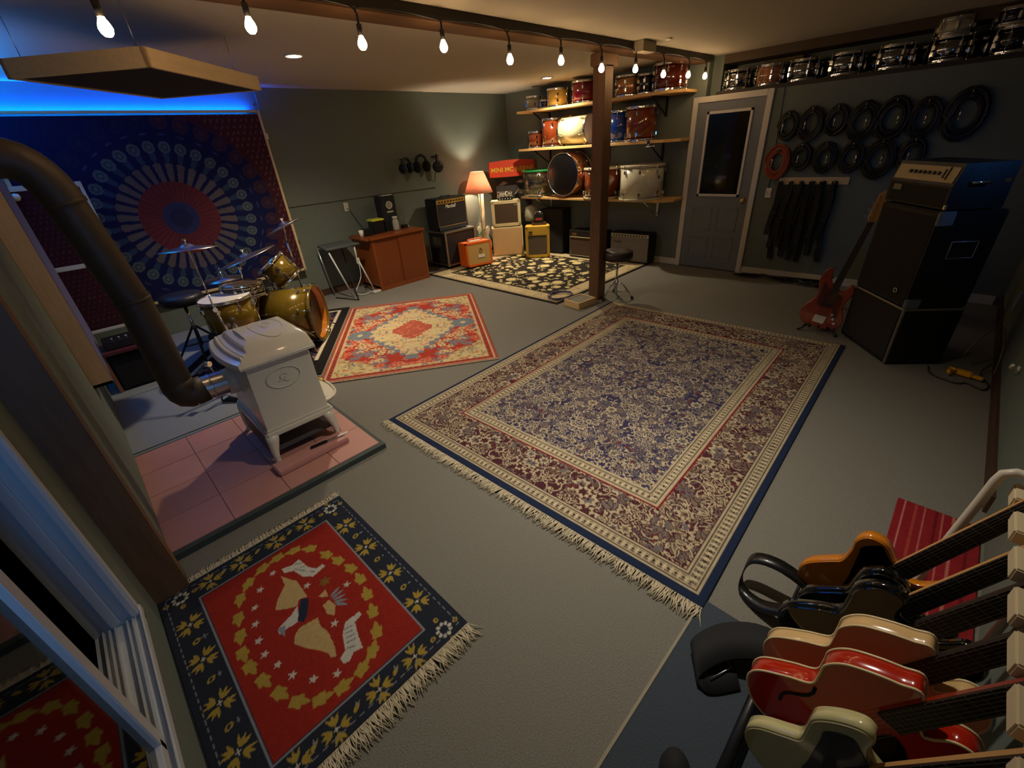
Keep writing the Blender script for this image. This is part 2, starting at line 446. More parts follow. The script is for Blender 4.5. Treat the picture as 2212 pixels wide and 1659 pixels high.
plate('light_switch', Matrix.Translation((XR, 1.79, 0.99)) @ Matrix.Rotation(-pi/2, 4, 'Z'), 'pale switch plate on the wall right of the door', 'switch', [(-0.018, 0), (0.018, 0)])
tag(MB().cyl((XR-0.008, 1.80, 1.05), (XR-0.008, 1.845, 2.06), 0.006, n=8).build('conduit', M_door), 'thin grey conduit running up from the switch beside the door', 'conduit')
# ------------------------------------------------------------------ woven things: designs drawn into a colour layer on the weave
class Art:
    def __init__(s, W, H, cell, base):
        s.W, s.H, s.c = W, H, cell
        s.nx, s.ny = int(round(W/cell))+1, int(round(H/cell))+1
        s.x = np.linspace(0, W, s.nx); s.y = np.linspace(0, H, s.ny)
        s.X, s.Y = np.meshgrid(s.x, s.y)
        s.a = np.zeros((s.ny, s.nx, 3)); s.a[:] = base
    def win(s, x0, y0, x1, y1):
        i0 = max(0, int(x0/s.W*(s.nx-1))-1); i1 = min(s.nx, int(x1/s.W*(s.nx-1))+3)
        j0 = max(0, int(y0/s.H*(s.ny-1))-1); j1 = min(s.ny, int(y1/s.H*(s.ny-1))+3)
        return slice(j0, max(j0, j1)), slice(i0, max(i0, i1))
    def put(s, w_, mask, col): s.a[w_][mask] = col
    def rect(s, x0, y0, x1, y1, col):
        m = (s.X >= x0) & (s.X <= x1) & (s.Y >= y0) & (s.Y <= y1); s.a[m] = col
    def ell(s, cx, cy, a, b, ang, col, soft=None):
        r = max(a, b); w_ = s.win(cx-r, cy-r, cx+r, cy+r)
        X, Y = s.X[w_]-cx, s.Y[w_]-cy
        u, v = X*cos(ang)+Y*sin(ang), -X*sin(ang)+Y*cos(ang)
        s.put(w_, (u/a)**2+(v/b)**2 <= 1, col)
    def leaf(s, cx, cy, L, wd, ang, col):
        """pointed leaf from (cx,cy), length L"""
        w_ = s.win(cx-L, cy-L, cx+L, cy+L)
        X, Y = s.X[w_]-cx, s.Y[w_]-cy
        u, v = (X*cos(ang)+Y*sin(ang))/L, -X*sin(ang)+Y*cos(ang)
        t = np.clip(u, 0, 1)
        s.put(w_, (u >= 0) & (u <= 1) & (np.abs(v) <= wd*np.sin(pi*t**0.8)), col)
    def poly(s, P, col):
        xs, ys = [p[0] for p in P], [p[1] for p in P]
        w_ = s.win(min(xs), min(ys), max(xs), max(ys)); X, Y = s.X[w_], s.Y[w_]
        ins = np.zeros(X.shape, bool); n = len(P)
        for i in range(n):
            (x0, y0), (x1, y1) = P[i], P[(i+1) % n]
            if y0 == y1: continue
            c = ((y0 > Y) != (y1 > Y)) & (X < (x1-x0)*(Y-y0)/(y1-y0)+x0); ins ^= c
        s.put(w_, ins, col)
    def star(s, cx, cy, r, k, col, inner=0.42, ph=pi/2):
        s.poly([(cx+(r if i % 2 == 0 else r*inner)*cos(ph+pi*i/k), cy+(r if i % 2 == 0 else r*inner)*sin(ph+pi*i/k)) for i in range(2*k)], col)
    def flower(s, cx, cy, r, k, col, mid, ph=0.0):
        for i in range(k):
            a = ph+2*pi*i/k; s.leaf(cx+0.15*r*cos(a), cy+0.15*r*sin(a), r*0.95, r*0.30, a, col)
        s.ell(cx, cy, r*0.26, r*0.26, 0, mid)
    def line(s, P, wd, col):
        for (x0, y0), (x1, y1) in zip(P[:-1], P[1:]):
            d = sqrt((x1-x0)**2+(y1-y0)**2) or 1e-6; nx_, ny_ = -(y1-y0)/d*wd/2, (x1-x0)/d*wd/2
            s.poly([(x0+nx_, y0+ny_), (x1+nx_, y1+ny_), (x1-nx_, y1-ny_), (x0-nx_, y0-ny_)], col)
    def mirror(s, mx=True, my=True):
        if mx: h = s.nx//2; s.a[:, s.nx-h:] = s.a[:, :h][:, ::-1]
        if my: h = s.ny//2; s.a[s.ny-h:] = s.a[:h][::-1]
    def mottle(s, amt=0.10, n=5):
        g = rng.random((s.ny//n+2, s.nx//n+2))
        yi, xi = np.arange(s.ny)/n, np.arange(s.nx)/n
        y0, x0 = yi.astype(int), xi.astype(int); fy, fx = (yi-y0)[:, None], (xi-x0)[None, :]
        v = g[y0][:, x0]*(1-fy)*(1-fx)+g[y0+1][:, x0]*fy*(1-fx)+g[y0][:, x0+1]*(1-fy)*fx+g[y0+1][:, x0+1]*fy*fx
        s.a *= (1-amt+2*amt*v)[..., None]
    def mesh(s, name, m, thick=0.010, height=None, vertical=False):
        nx, ny = s.nx, s.ny; N = nx*ny
        Z = np.full(s.X.shape, thick) if height is None else height(s.X, s.Y)
        top = np.stack([s.X, s.Y, Z], -1).reshape(-1, 3)
        # outline ring below for the thickness
        idx = np.arange(N).reshape(ny, nx)
        ring = np.concatenate([idx[0, :-1], idx[:-1, -1], idx[-1, :0:-1], idx[:0:-1, 0]])
        low = top[ring].copy(); low[:, 2] = (low[:, 2]-thick)
        V = np.concatenate([top, low])
        q = np.stack([idx[:-1, :-1], idx[:-1, 1:], idx[1:, 1:], idx[1:, :-1]], -1).reshape(-1, 4)
        k = len(ring); r0 = np.arange(k); r1 = (r0+1) % k
        side = np.stack([ring[r1], ring[r0], N+r0, N+r1], -1)
        F = np.concatenate([q, side])
        me = bpy.data.meshes.new(name)
        me.vertices.add(len(V)); me.vertices.foreach_set('co', V.ravel())
        bot = N+np.arange(k)[::-1]
        nl = F.size+k
        me.loops.add(nl); me.loops.foreach_set('vertex_index', np.concatenate([F.ravel(), bot]))
        me.polygons.add(len(F)+1)
        me.polygons.foreach_set('loop_start', np.concatenate([np.arange(len(F))*4, [F.size]]))
        me.update(calc_edges=True)
        ca = me.color_attributes.new('yarn', 'FLOAT_COLOR', 'POINT')
        col = np.ones((len(V), 4)); col[:N, :3] = s.a.reshape(-1, 3); col[N:, :3] = s.a.reshape(-1, 3)[ring]
        ca.data.foreach_set('color', col.ravel())
        me.materials.append(m)
        if vertical: me.transform(Matrix.Rotation(pi/2, 4, 'X'))
        me.validate(); me.update()
        return me
M_rug = woven('woven_rug'); M_cloth = woven('printed_cloth', 0.9, 0.1)
def fringe(parent, x0, x1, y, sgn, length, dens, z=0.006, col=srgb(196, 182, 152), axis='x', name='fringe', r=0.0024):
    b = MB(); n = int((x1-x0)*dens)
    b2 = random.Random(5)
    for i in range(n):
        x = x0+(x1-x0)*(i+b2.random()*0.8)/n; L = length*(0.7+0.5*b2.random()); dx = (b2.random()-0.5)*length*0.9
        zz = z+0.006*b2.random()
        P = [(x, y, z), (x+dx*0.3, y+sgn*L*0.5, zz+0.004), (x+dx, y+sgn*L, 0.004)]
        if axis == 'y': P = [(p[1], p[0], p[2]) for p in P]
        b.tube(P, [r, r*1.3, r*0.6], 4)
    return b.build(name, mat('cream_fringe_yarn', col, 0.95, noise=0.15), parent)

# --- large navy and beige floral rug
NAVY, MAR, CR, BR, GRY, BLU = srgb(54, 48, 74), srgb(72, 36, 42), srgb(172, 156, 124), srgb(118, 102, 84), srgb(104, 96, 92), srgb(52, 62, 110)
RW, RH = 3.11, 2.28
A = Art(RW, RH, 0.0056, srgb(30, 40, 64))
def ring_rect(A, d0, d1, col): 
    m = (np.minimum(np.minimum(A.X, A.W-A.X), np.minimum(A.Y, A.H-A.Y)) >= d0) & (np.minimum(np.minimum(A.X, A.W-A.X), np.minimum(A.Y, A.H-A.Y)) < d1)
    A.a[m] = col
# widths: navy edge on the long sides, guard, main border, guard, field
ax = np.minimum(A.X, A.W-A.X); ay = np.minimum(A.Y, A.H-A.Y)
D = np.minimum(ax-0.042, np.minimum(A.Y-0.036, A.H-A.Y-0.028))           # distance inside the navy edge
D = np.where((A.X > A.W/2), np.minimum(A.W-A.X-0.010, np.minimum(A.Y-0.036, A.H-A.Y-0.028)), D)
def band(d0, d1, col): A.a[(D >= d0) & (D < d1)] = col
def guard(d):
    band(d, d+0.014, CR); band(d+0.014, d+0.019, srgb(40, 30, 38)); band(d+0.019, d+0.066, CR)
    band(d+0.066, d+0.071, srgb(40, 30, 38)); band(d+0.071, d+0.085, CR)
G = 0.085; MBW = 0.27
rr = random.Random(3)
band(G, G+MBW, MAR)
band(2*G+MBW, 9, NAVY)
def spray(cx, cy, sc, ang, bg):
    n = rr.choice((3, 4, 5)); c1 = rr.choice((CR, CR, CR, BR, GRY)); c2 = rr.choice((BR, GRY, bg, bg))
    for i in range(n):
        a = ang+(i-(n-1)/2)*0.62; L = sc*(1.0-0.12*abs(i-(n-1)/2))
        A.leaf(cx-0.003*cos(a), cy-0.003*sin(a), L+0.008, sc*0.17+0.0045, a, bg)
        A.leaf(cx, cy, L, sc*0.16, a, c1); A.leaf(cx+cos(a)*L*0.2, cy+sin(a)*L*0.2, L*0.6, sc*0.07, a, c2)
def rosette(cx, cy, r, bg):
    A.ell(cx, cy, r*1.08, r*1.08, 0, bg)
    A.flower(cx, cy, r, 8, CR, bg, rr.random()); A.flower(cx, cy, r*0.62, 6, rr.choice((GRY, BR, bg)), CR, rr.random()); A.ell(cx, cy, r*0.16, r*0.16, 0, bg)
def curl(cx, cy, r, a0, turn, col, wd):
    P = [(cx+r*(1-0.45*i/9)*cos(a0+turn*i/9), cy+r*(1-0.45*i/9)*sin(a0+turn*i/9)) for i in range(10)]
    A.line(P, wd+0.009, curl.bg); A.line(P, wd, col); A.ell(P[-1][0], P[-1][1], wd*1.3, wd*1.3, 0, col)
def scatter(x0, y0, x1, y1, n, bg, s0=0.05):
    curl.bg = bg
    for _ in range(n):
        x, y = x0+(x1-x0)*rr.random(), y0+(y1-y0)*rr.random(); k = rr.random(); sc = s0*(0.7+0.7*rr.random())
        if k < 0.42: spray(x, y, sc, rr.random()*6.28, bg)
        elif k < 0.58: rosette(x, y, sc*0.62, bg)
        elif k < 0.86: curl(x, y, sc*0.8, rr.random()*6.28, rr.choice((-3.6, 3.6, 2.6)), rr.choice((CR, BR, CR)), 0.008)
        else: A.ell(x, y, sc*0.35, sc*0.22, rr.random()*3, rr.choice((bg, GRY, BR, srgb(96, 50, 50))))
save = A.a.copy()
scatter(0.0, 0.0, RW/2, RH/2, 2000, NAVY, 0.050)
A.mirror(); field = A.a.copy()
A.a = save.copy()
# main border: garland, palmettes and leaves on maroon
for _ in range(2):
    scatter(0.0, 0.0, RW/2, 0.50, 290, MAR, 0.070)
    scatter(0.0, 0.0, 0.50, RH/2, 200, MAR, 0.070)
A.mirror(); border = A.a.copy()
A.a = save
m = D >= 2*G+MBW; A.a[m] = field[m]
m = (D >= G) & (D < G+MBW); A.a[m] = border[m]
for d in (0, G+MBW):
    guard(d)
    # dice along the guard stripe
    mid = (D >= d+0.024) & (D < d+0.061)
    along = np.where((np.abs(A.Y-0.036-D) < 0.003) | (np.abs(A.H-A.Y-0.028-D) < 0.003), A.X, A.Y)
    ph = (along/0.034) % 1.0; v = (D-d-0.0425)/0.0185
    A.a[mid & (np.abs(ph-0.5)*2+np.abs(v) < 0.50)] = srgb(52, 36, 44)
    A.a[mid & (np.abs(ph-0.5) > 0.36) & (np.abs(v) < 0.75)] = srgb(190, 174, 138)
    A.a[mid & (np.abs(ph-0.5) < 0.30) & (np.abs(np.abs(v)-0.8) < 0.2)] = BR
band(G+MBW-0.012, G+MBW, srgb(120, 26, 34)); band(G, G+0.006, srgb(70, 30, 40))
A.mottle(0.10, 4)
big = thing('area_rug', 'largest rug, navy and beige floral with tasselled near end, in mid floor', 'rug', (1.145, 2.585, 0.0), 0)
big.location = (1.237, 0.283, 0.0); big.rotation_euler = (0, 0, radians(2.2))
put('pile', A.mesh('area_rug_pile', M_rug, 0.010), big)
fringe(big, 0.0, RH, 0.0, -1, 0.075, 260, axis='y')

# --- rug with a crest on a red field
EW, EH = 0.88, 1.13
A = Art(EW, EH, 0.0038, srgb(36, 40, 50))
RED, YEL, WHT, STEEL, DKB, TAN = srgb(136, 36, 26), srgb(154, 130, 54), srgb(180, 174, 160), srgb(120, 124, 130), srgb(34, 40, 58), srgb(170, 144, 94)
A.rect(0.148, 0.115, 0.736, 0.996, RED)
A.a[(np.abs(np.minimum(np.minimum(A.X-0.142, 0.742-A.X), np.minimum(A.Y-0.109, 1.002-A.Y))) < 0.004)] = STEEL
def unit(x, y, a, s=1.0):
    for q in (pi/4, 3*pi/4, 5*pi/4, 7*pi/4):
        for k in (-0.55, 0, 0.55):
            A.leaf(x+0.014*s*cos(a+q), y+0.014*s*sin(a+q), 0.044*s, 0.0065*s, a+q+k, YEL)
    A.star(x, y, 0.014*s, 4, WHT, 0.3)
def floret(x, y):
    for i in range(9): A.ell(x+0.026*cos(i*0.698), y+0.026*sin(i*0.698), 0.009, 0.007, i*0.698, WHT)
    for q in (0, pi/2, pi, 3*pi/2):
        A.ell(x+0.056*cos(q), y+0.056*sin(q), 0.012, 0.010, q, YEL); A.ell(x+0.056*cos(q), y+0.056*sin(q), 0.005, 0.004, q, DKB)
for x in (0.795, 0.080):
    for y in (0.885, 0.675, 0.450, 0.235): unit(x, y, 0.1)
    for y in (0.78, 0.565, 0.34):
        A.ell(x, y, 0.016, 0.012, 0.5, YEL); A.ell(x, y, 0.008, 0.006, 0.5, DKB); A.star(x+0.03, y, 0.012, 4, STEEL, 0.3)
for y in (0.050, 1.065):
    for x in (0.20, 0.335, 0.50, 0.655): unit(x, y, 0.7, 0.95)
    for x in (0.265, 0.42, 0.58): A.leaf(x-0.02, y, 0.04, 0.008, 0.6, YEL); A.star(x, y+0.02, 0.012, 4, STEEL, 0.3)
for x in (0.080, 0.797):
    for y in (0.048, 1.066): floret(x, y)
for d in (0.028,):
    A.a[(np.abs(np.minimum(np.minimum(A.X, EW-A.X), np.minimum(A.Y, EH-A.Y))-d) < 0.002) & (((A.X*60+A.Y*60) % 2) < 1.2)] = STEEL
WR = [(0.552,0.933),(0.478,0.954),(0.405,0.95),(0.328,0.917),(0.271,0.86),(0.234,0.766),(0.215,0.675),(0.195,0.588),(0.196,0.509),(0.214,0.418),(0.239,0.326),(0.271,0.244),(0.329,0.185),(0.402,0.160),(0.483,0.160),(0.548,0.186),(0.603,0.242),(0.638,0.331),(0.664,0.423),(0.685,0.518),(0.686,0.606),(0.666,0.695),(0.644,0.773),(0.609,0.876)]
for i, (x, y) in enumerate(WR):
    x2, y2 = WR[(i+1) % len(WR)]; a = math.atan2(y2-y, x2-x)
    for k, l in ((0, 0.060), (0.7, 0.036), (-0.7, 0.036), (2.3, 0.026), (-2.3, 0.026)): A.leaf(x, y, l, 0.0125, a+k, YEL)
for x, y in [(0.42,0.879),(0.346,0.831),(0.299,0.754),(0.274,0.67),(0.258,0.584),(0.256,0.507),(0.277,0.426),(0.301,0.343),(0.348,0.269),(0.419,0.219),(0.502,0.685),(0.628,0.55),(0.505,0.416)]:
    A.star(x, y, 0.019, 5, WHT, 0.42, 0.9)
A.poly([(0.438,0.835),(0.462,0.78),(0.481,0.745),(0.478,0.695),(0.478,0.668),(0.478,0.629),(0.449,0.644),(0.431,0.62),(0.417,0.623),(0.387,0.644),(0.356,0.672),(0.385,0.721),(0.416,0.751),(0.435,0.77)], TAN)
A.poly([(0.468,0.496),(0.459,0.45),(0.469,0.406),(0.466,0.367),(0.461,0.325),(0.447,0.281),(0.431,0.294),(0.429,0.32),(0.406,0.365),(0.38,0.404),(0.353,0.459),(0.37,0.493),(0.395,0.51),(0.436,0.502)], TAN)
A.poly([(0.431,0.62),(0.407,0.54),(0.351,0.547),(0.327,0.54),(0.328,0.572),(0.366,0.586),(0.399,0.596)], WHT)
A.poly([(0.328,0.572),(0.36,0.57),(0.339,0.516)], STEEL)
A.poly([(0.456,0.642),(0.48,0.615),(0.44,0.538),(0.418,0.522),(0.402,0.546),(0.43,0.597)], DKB)
for i in range(6): A.line([(0.478+i*0.008, 0.604-i*0.005), (0.440+i*0.0105, 0.538-i*0.006)], 0.003, srgb(120, 24, 22))
A.poly([(0.514,0.59),(0.551,0.6),(0.543,0.557),(0.523,0.574)], TAN)
A.poly([(0.508,0.534),(0.538,0.538),(0.546,0.493),(0.521,0.449),(0.503,0.48)], TAN)
for i in range(5): A.leaf(0.548, 0.50+0.012*i, 0.06, 0.007, -0.9+0.3*i, STEEL)
for q in range(6): A.leaf(0.566, 0.643, 0.03, 0.007, q*1.05, srgb(120, 84, 40))
A.poly([(0.456,0.872),(0.499,0.853),(0.537,0.863),(0.548,0.784),(0.572,0.742),(0.601,0.746),(0.608,0.724),(0.542,0.711),(0.508,0.75),(0.493,0.816),(0.458,0.834)], WHT)
A.poly([(0.602,0.388),(0.602,0.365),(0.565,0.355),(0.546,0.289),(0.535,0.234),(0.503,0.245),(0.475,0.227),(0.452,0.233),(0.452,0.261),(0.482,0.277),(0.505,0.345),(0.537,0.386),(0.58,0.384)], WHT)
for x0, y0, x1, y1 in ((0.51,0.85,0.535,0.83),(0.52,0.81,0.54,0.80),(0.50,0.82,0.53,0.77),(0.545,0.75,0.56,0.73),(0.52,0.36,0.55,0.35),(0.515,0.34,0.545,0.33),(0.505,0.32,0.54,0.31),(0.50,0.30,0.535,0.29),(0.49,0.28,0.52,0.262)):
    A.line([(x0, y0), (x1, y1)], 0.006, STEEL)
A.mottle(0.08, 3)
er = thing('crest_rug', 'small rug with bird crest on red field, gold wreath and navy leaf border', 'rug', (-0.332, 0.945, 0.0), radians(0.6))
put('pile', A.mesh('crest_rug_pile', M_rug, 0.009), er)
fringe(er, 0.0, EW, 0.0, -1, 0.075, 420, r=0.002)
fringe(er, 0.0, EW, EH, 1, 0.05, 420, r=0.002)

# --- red medallion rug
MW, MH = 2.11, 1.58
A = Art(MW, MH, 0.007, srgb(196, 176, 128))
RD, CRM, BLG, PK = srgb(162, 58, 42), srgb(194, 172, 128), srgb(112, 118, 124), srgb(196, 110, 84)
hx, hy = MW/2, MH/2
q = np.abs(A.X-hx)/hx; p = np.abs(A.Y-hy)/hy
st = lambda v, k: np.floor(v*k)/k
rr = random.Random(8)
for _ in range(520):
    x, y = rr.random()*hx, rr.random()*hy; c = rr.choice((BLG, srgb(150, 120, 80), PK, srgb(150, 140, 100), srgb(176, 150, 96)))
    A.leaf(x, y, 0.03+0.05*rr.random(), 0.010, rr.random()*6.28, c)
A.mirror()
m = (st(q, 22)*0.92+st(p, 16)*0.62 < 0.97) & (q < 0.88) & (p < 0.86); A.a[m] = RD
sv = A.a.copy()
for _ in range(190):
    x, y = rr.random()*hx, rr.random()*hy; A.flower(x, y, 0.045, 5, rr.choice((CRM, PK, BLG)), RD, rr.random())
A.mirror(); nw = A.a; A.a = sv; A.a[m] = nw[m]
m2 = (st(q, 20)*1.40+st(p, 14)*1.55 < 0.98) | ((q < 0.26) & (p < 0.44)) | ((q < 0.58) & (p < 0.17)); A.a[m2] = BLG
m3 = (st(q, 20)*1.48+st(p, 14)*1.64 < 0.94); A.a[m3] = CRM
sv = A.a.copy()
for _ in range(200): A.leaf(rr.random()*hx, rr.random()*hy, 0.05, 0.009, rr.random()*6.28, rr.choice((BLG, srgb(170, 140, 84), PK)))
A.mirror(); nw = A.a; A.a = sv; A.a[m3] = nw[m3]
m4 = (st(q, 30)*2.4+st(p, 22)*2.3 < 0.62); A.a[m4] = srgb(166, 84, 64)
for _ in range(30): A.ell(hx+(rr.random()-0.5)*0.5, hy+(rr.random()-0.5)*0.3, 0.02, 0.012, rr.random()*3, PK)
for sy in (-1, 1):
    A.star(hx, hy+sy*0.56, 0.15, 8, BLG, 0.8); A.ell(hx, hy+sy*0.56, 0.035, 0.03, 0, CRM)
D = np.minimum(np.minimum(A.X, A.W-A.X), np.minimum(A.Y, A.H-A.Y))
A.a[D < 0.085] = srgb(164, 74, 58); A.a[(np.abs(D-0.085) < 0.006)] = CRM; A.a[(np.abs(D-0.03) < 0.005)] = CRM
A.a[(D < 0.072) & (D > 0.045) & (((A.X*38).astype(int)+(A.Y*38).astype(int)) % 2 == 0)] = srgb(120, 42, 40)
A.mottle(0.10, 4)
mr = thing('medallion_rug', 'red and cream medallion rug lying at an angle between stove and amplifier corner', 'rug', (2.365, 2.655, 0.0), 0)
mr.rotation_euler = (0, 0, math.atan2(4.41-2.66, 3.56-2.37))
put('pile', A.mesh('medallion_rug_pile', M_rug, 0.009), mr)
fringe(mr, 0.0, MH, 0.0, -1, 0.012, 420, axis='y', r=0.002)

# --- dark rug under the drums
UW, UH = 1.95, 1.30
A = Art(UW, UH, 0.012, srgb(40, 26, 40))
rr = random.Random(4)
for _ in range(260): A.flower(rr.random()*UW, rr.random()*UH, 0.05, 5, rr.choice((srgb(120, 80, 70), srgb(70, 60, 90), srgb(140, 116, 90))), srgb(60, 30, 40), rr.random())
D = np.minimum(np.minimum(A.X, A.W-A.X), np.minimum(A.Y, A.H-A.Y))
A.a[D < 0.12] = srgb(30, 26, 24); A.a[(D > 0.085) & (D < 0.125)] = srgb(200, 186, 156)
A.mottle(0.1, 3)
e = Vector((1.19, 1.75, 0)).normalized(); nrm = Vector((-e.y, e.x, 0))
org = Vector((1.160, 3.735, 0.0))
ur = thing('drum_rug', 'dark maroon rug with cream border stripe under the drum kit', 'rug', org, math.atan2(e.y, e.x))
def hgt(X, Y):
    wx = org.x+X*e.x+Y*nrm.x; wy = org.y+X*e.y+Y*nrm.y
    t = np.clip((1.06-wx)/0.07, 0, 1); t = t*t*(3-2*t)*np.clip((wy-3.50)/0.03, 0, 1)
    return 0.010+0.041*t
put('pile', A.mesh('drum_rug_pile', M_rug, 0.008, hgt), ur)

# --- black and cream floral rug under the amplifiers
FW, FH = 2.20, 2.62
A = Art(FW, FH, 0.010, srgb(44, 38, 32))
FC = srgb(204, 186, 130)
rr = random.Random(21)
pts = []
for _ in range(3000):
    x, y = rr.random()*FW, rr.random()*FH
    r = rr.choice((0.085, 0.06, 0.045, 0.03))
    if all((x-a)**2+(y-b_)**2 > (r+c+0.014)**2 for a, b_, c in pts): pts.append((x, y, r))
for x, y, r in pts:
    k = rr.random(); ph = rr.random()*6
    if r > 0.05:
        for i in range(7): A.ell(x+r*0.55*cos(ph+i*0.898), y+r*0.55*sin(ph+i*0.898), r*0.42, r*0.36, 0, FC)
        A.ell(x, y, r*0.6, r*0.6, 0, FC)
        A.line(arc(x, y, r*1.2, ph, ph+2.4, 8), 0.013, FC)
    elif k < 0.6: A.ell(x, y, r, r*0.7, ph, FC)
    else: A.line(arc(x, y, r*1.1, ph, ph+3.6, 8), 0.016, FC)
D = np.minimum(np.minimum(A.X, A.W-A.X), np.minimum(A.Y, A.H-A.Y))
bd = D < 0.27
A.a[bd] = srgb(190, 172, 132)
sv = A.a.copy()
for _ in range(420): A.line(arc(rr.random()*FW, rr.random()*FH, 0.05, rr.random()*6, rr.random()*6+3, 7), 0.010, srgb(158, 138, 98))
nw = A.a; A.a = sv; A.a[bd] = nw[bd]
A.a[(D < 0.045)] = srgb(36, 30, 26); A.a[(np.abs(D-0.27) < 0.012)] = srgb(60, 48, 38); A.a[(np.abs(D-0.07) < 0.006)] = srgb(120, 100, 70)
A.mottle(0.08, 3)
fr = thing('floral_rug', 'black and cream floral rug with cream border in the amplifier corner', 'rug', (3.83, 3.165, 0.0), radians(0.3))
put('pile', A.mesh('floral_rug_pile', M_rug, 0.008), fr)

# --- striped red runner and dark mat under the guitar rack
A = Art(0.86, 0.30, 0.005, srgb(132, 30, 34))
for y, wd, c in ((0.025, 0.006, srgb(190, 120, 110)), (0.065, 0.012, srgb(150, 60, 50)), (0.10, 0.006, srgb(176, 100, 90)), (0.145, 0.008, srgb(100, 20, 26)), (0.165, 0.005, srgb(176, 100, 90)), (0.205, 0.005, srgb(176, 100, 90)), (0.25, 0.01, srgb(100, 20, 26))):
    A.rect(0, 0.30-y-wd, 0.86, 0.30-y, c)
A.mottle(0.1, 3)
t = thing('striped_mat', 'red striped woven mat on the carpet under the guitar necks', 'mat', (1.60, -0.485, 0.0), 0)
put('weave', A.mesh('striped_mat_weave', M_rug, 0.008), t)
b = MB(); b.box((0.15, -0.49, 0.0), (1.28, 0.295, 0.006), 0.002)
t = tag(b.build('floor_mat', mat('dark_teal_carpet', srgb(58, 66, 74), 1.0, noise=0.3, scale=160, bump=0.4)), 'dark blue-grey carpet remnant under the guitars at the lower right', 'mat')
MB().box((0.15, 0.295, 0.0), (1.285, 0.305, 0.007)).build('edge_binding', mat('pale_binding', srgb(150, 140, 118), 0.9), t)

# ------------------------------------------------------------------ mandala wall hanging
TW, TH = 2.24, 1.75
A = Art(TW, TH, 0.0075, srgb(22, 26, 66))
cx, cy = 1.13, 0.79
NV, DRD, GN = srgb(24, 28, 70), srgb(96, 34, 40), srgb(104, 112, 108)
R_ = np.hypot(A.X-cx, A.Y-cy)
cr = (R_ > 0.98) & (A.X > cx); A.a[cr] = srgb(66, 32, 40)
rr = random.Random(2)
for i in range(40):
    for j in range(30):
        x, y = i*0.06+(j % 2)*0.03, j*0.06
        if (x-cx)**2+(y-cy)**2 > 1.02**2: c_ = srgb(104, 70, 54) if x > cx else srgb(32, 34, 62); A.leaf(x, y, 0.034, 0.008, 1.0+rr.random(), c_); A.leaf(x, y, 0.024, 0.006, 2.6+rr.random(), c_)
for i in range(32):
    a = 2*pi*i/32+0.05
    def pol(r, t): return (cx+r*cos(a+t), cy+r*sin(a+t))
    A.poly([pol(0.30, -0.050), pol(0.53, -0.066), pol(0.545, 0), pol(0.53, 0.066), pol(0.30, 0.050)], srgb(88, 80, 80))
    A.poly([pol(0.55, -0.036), pol(0.63, -0.045), pol(0.63, 0.045), pol(0.55, 0.036)], srgb(44, 62, 84))
    x, y = pol(0.685, 0)
    A.ell(x, y, 0.056, 0.050, a, srgb(78, 90, 94)); A.ell(x, y, 0.036, 0.032, a, srgb(54, 64, 76)); A.ell(x, y, 0.018, 0.016, a, srgb(86, 94, 94))
    x, y = pol(0.80, 0); A.ell(x, y, 0.035, 0.008, a+pi/2, srgb(56, 62, 96))
    x, y = pol(0.92, 0); A.ell(x, y, 0.078, 0.070, a, srgb(58, 38, 52) if cos(a) > 0.1 else srgb(30, 34, 66)); A.ell(x, y, 0.055, 0.05, a, srgb(48, 36, 56) if cos(a) > 0.1 else srgb(26, 30, 62)); A.ell(x, y, 0.03, 0.028, a, srgb(68, 44, 54) if cos(a) > 0.1 else srgb(32, 36, 66))
A.ell(cx, cy, 0.365, 0.365, 0, srgb(96, 42, 46))
for i in range(40):
    a = 2*pi*i/40; A.line([(cx+0.17*cos(a), cy+0.17*sin(a)), (cx+0.36*cos(a), cy+0.36*sin(a))], 0.009, srgb(74, 34, 46))
A.ell(cx, cy, 0.165, 0.165, 0, srgb(44, 48, 84)); A.ell(cx, cy, 0.10, 0.10, 0, srgb(34, 38, 70))
A.mottle(0.06, 5)
tp = thing('mandala_tapestry', 'large framed tapestry printed with a blue and red mandala on the back wall', 'wall hanging', (-0.14, 6.10, 0.455))
put('cloth', A.mesh('mandala_cloth', M_cloth, 0.004, vertical=True), tp, (0, 0, 0.0))
b = MB(); x1, z1 = TW+0.012, TH+0.018
for a, c in (((-0.03, -0.012, z1), (x1, 0.06, z1+0.022)), ((-0.03, -0.012, -0.03), (x1, 0.06, 0.0)), ((TW-0.004, -0.012, -0.03), (x1+0.012, 0.06, z1+0.022)), ((-0.03, -0.012, -0.03), (0, 0.06, z1))): b.box(a, c, 0.003)
b.build('wooden_frame', M_pine, tp)
b = MB(); b.box((x1, 0.01, 1.50), (x1+0.035, 0.04, 1.56), 0.004); b.build('mounting_bracket', M_white, tp)
b = MB(); b.box((x1+0.004, 0.0, 0.30), (x1+0.03, 0.03, 0.36), 0.004); b.build('mounting_bracket', M_blkp, tp)
M_led = mat('blue_led', (0.02, 0.1, 0.6), 0.5, emit=(0.0, 0.25, 1.0), estr=6.0)
b = MB(); b.box((0.05, 0.062, 1.735), (2.15, 0.078, 1.742)); b.build('led_strip', M_led, tp)
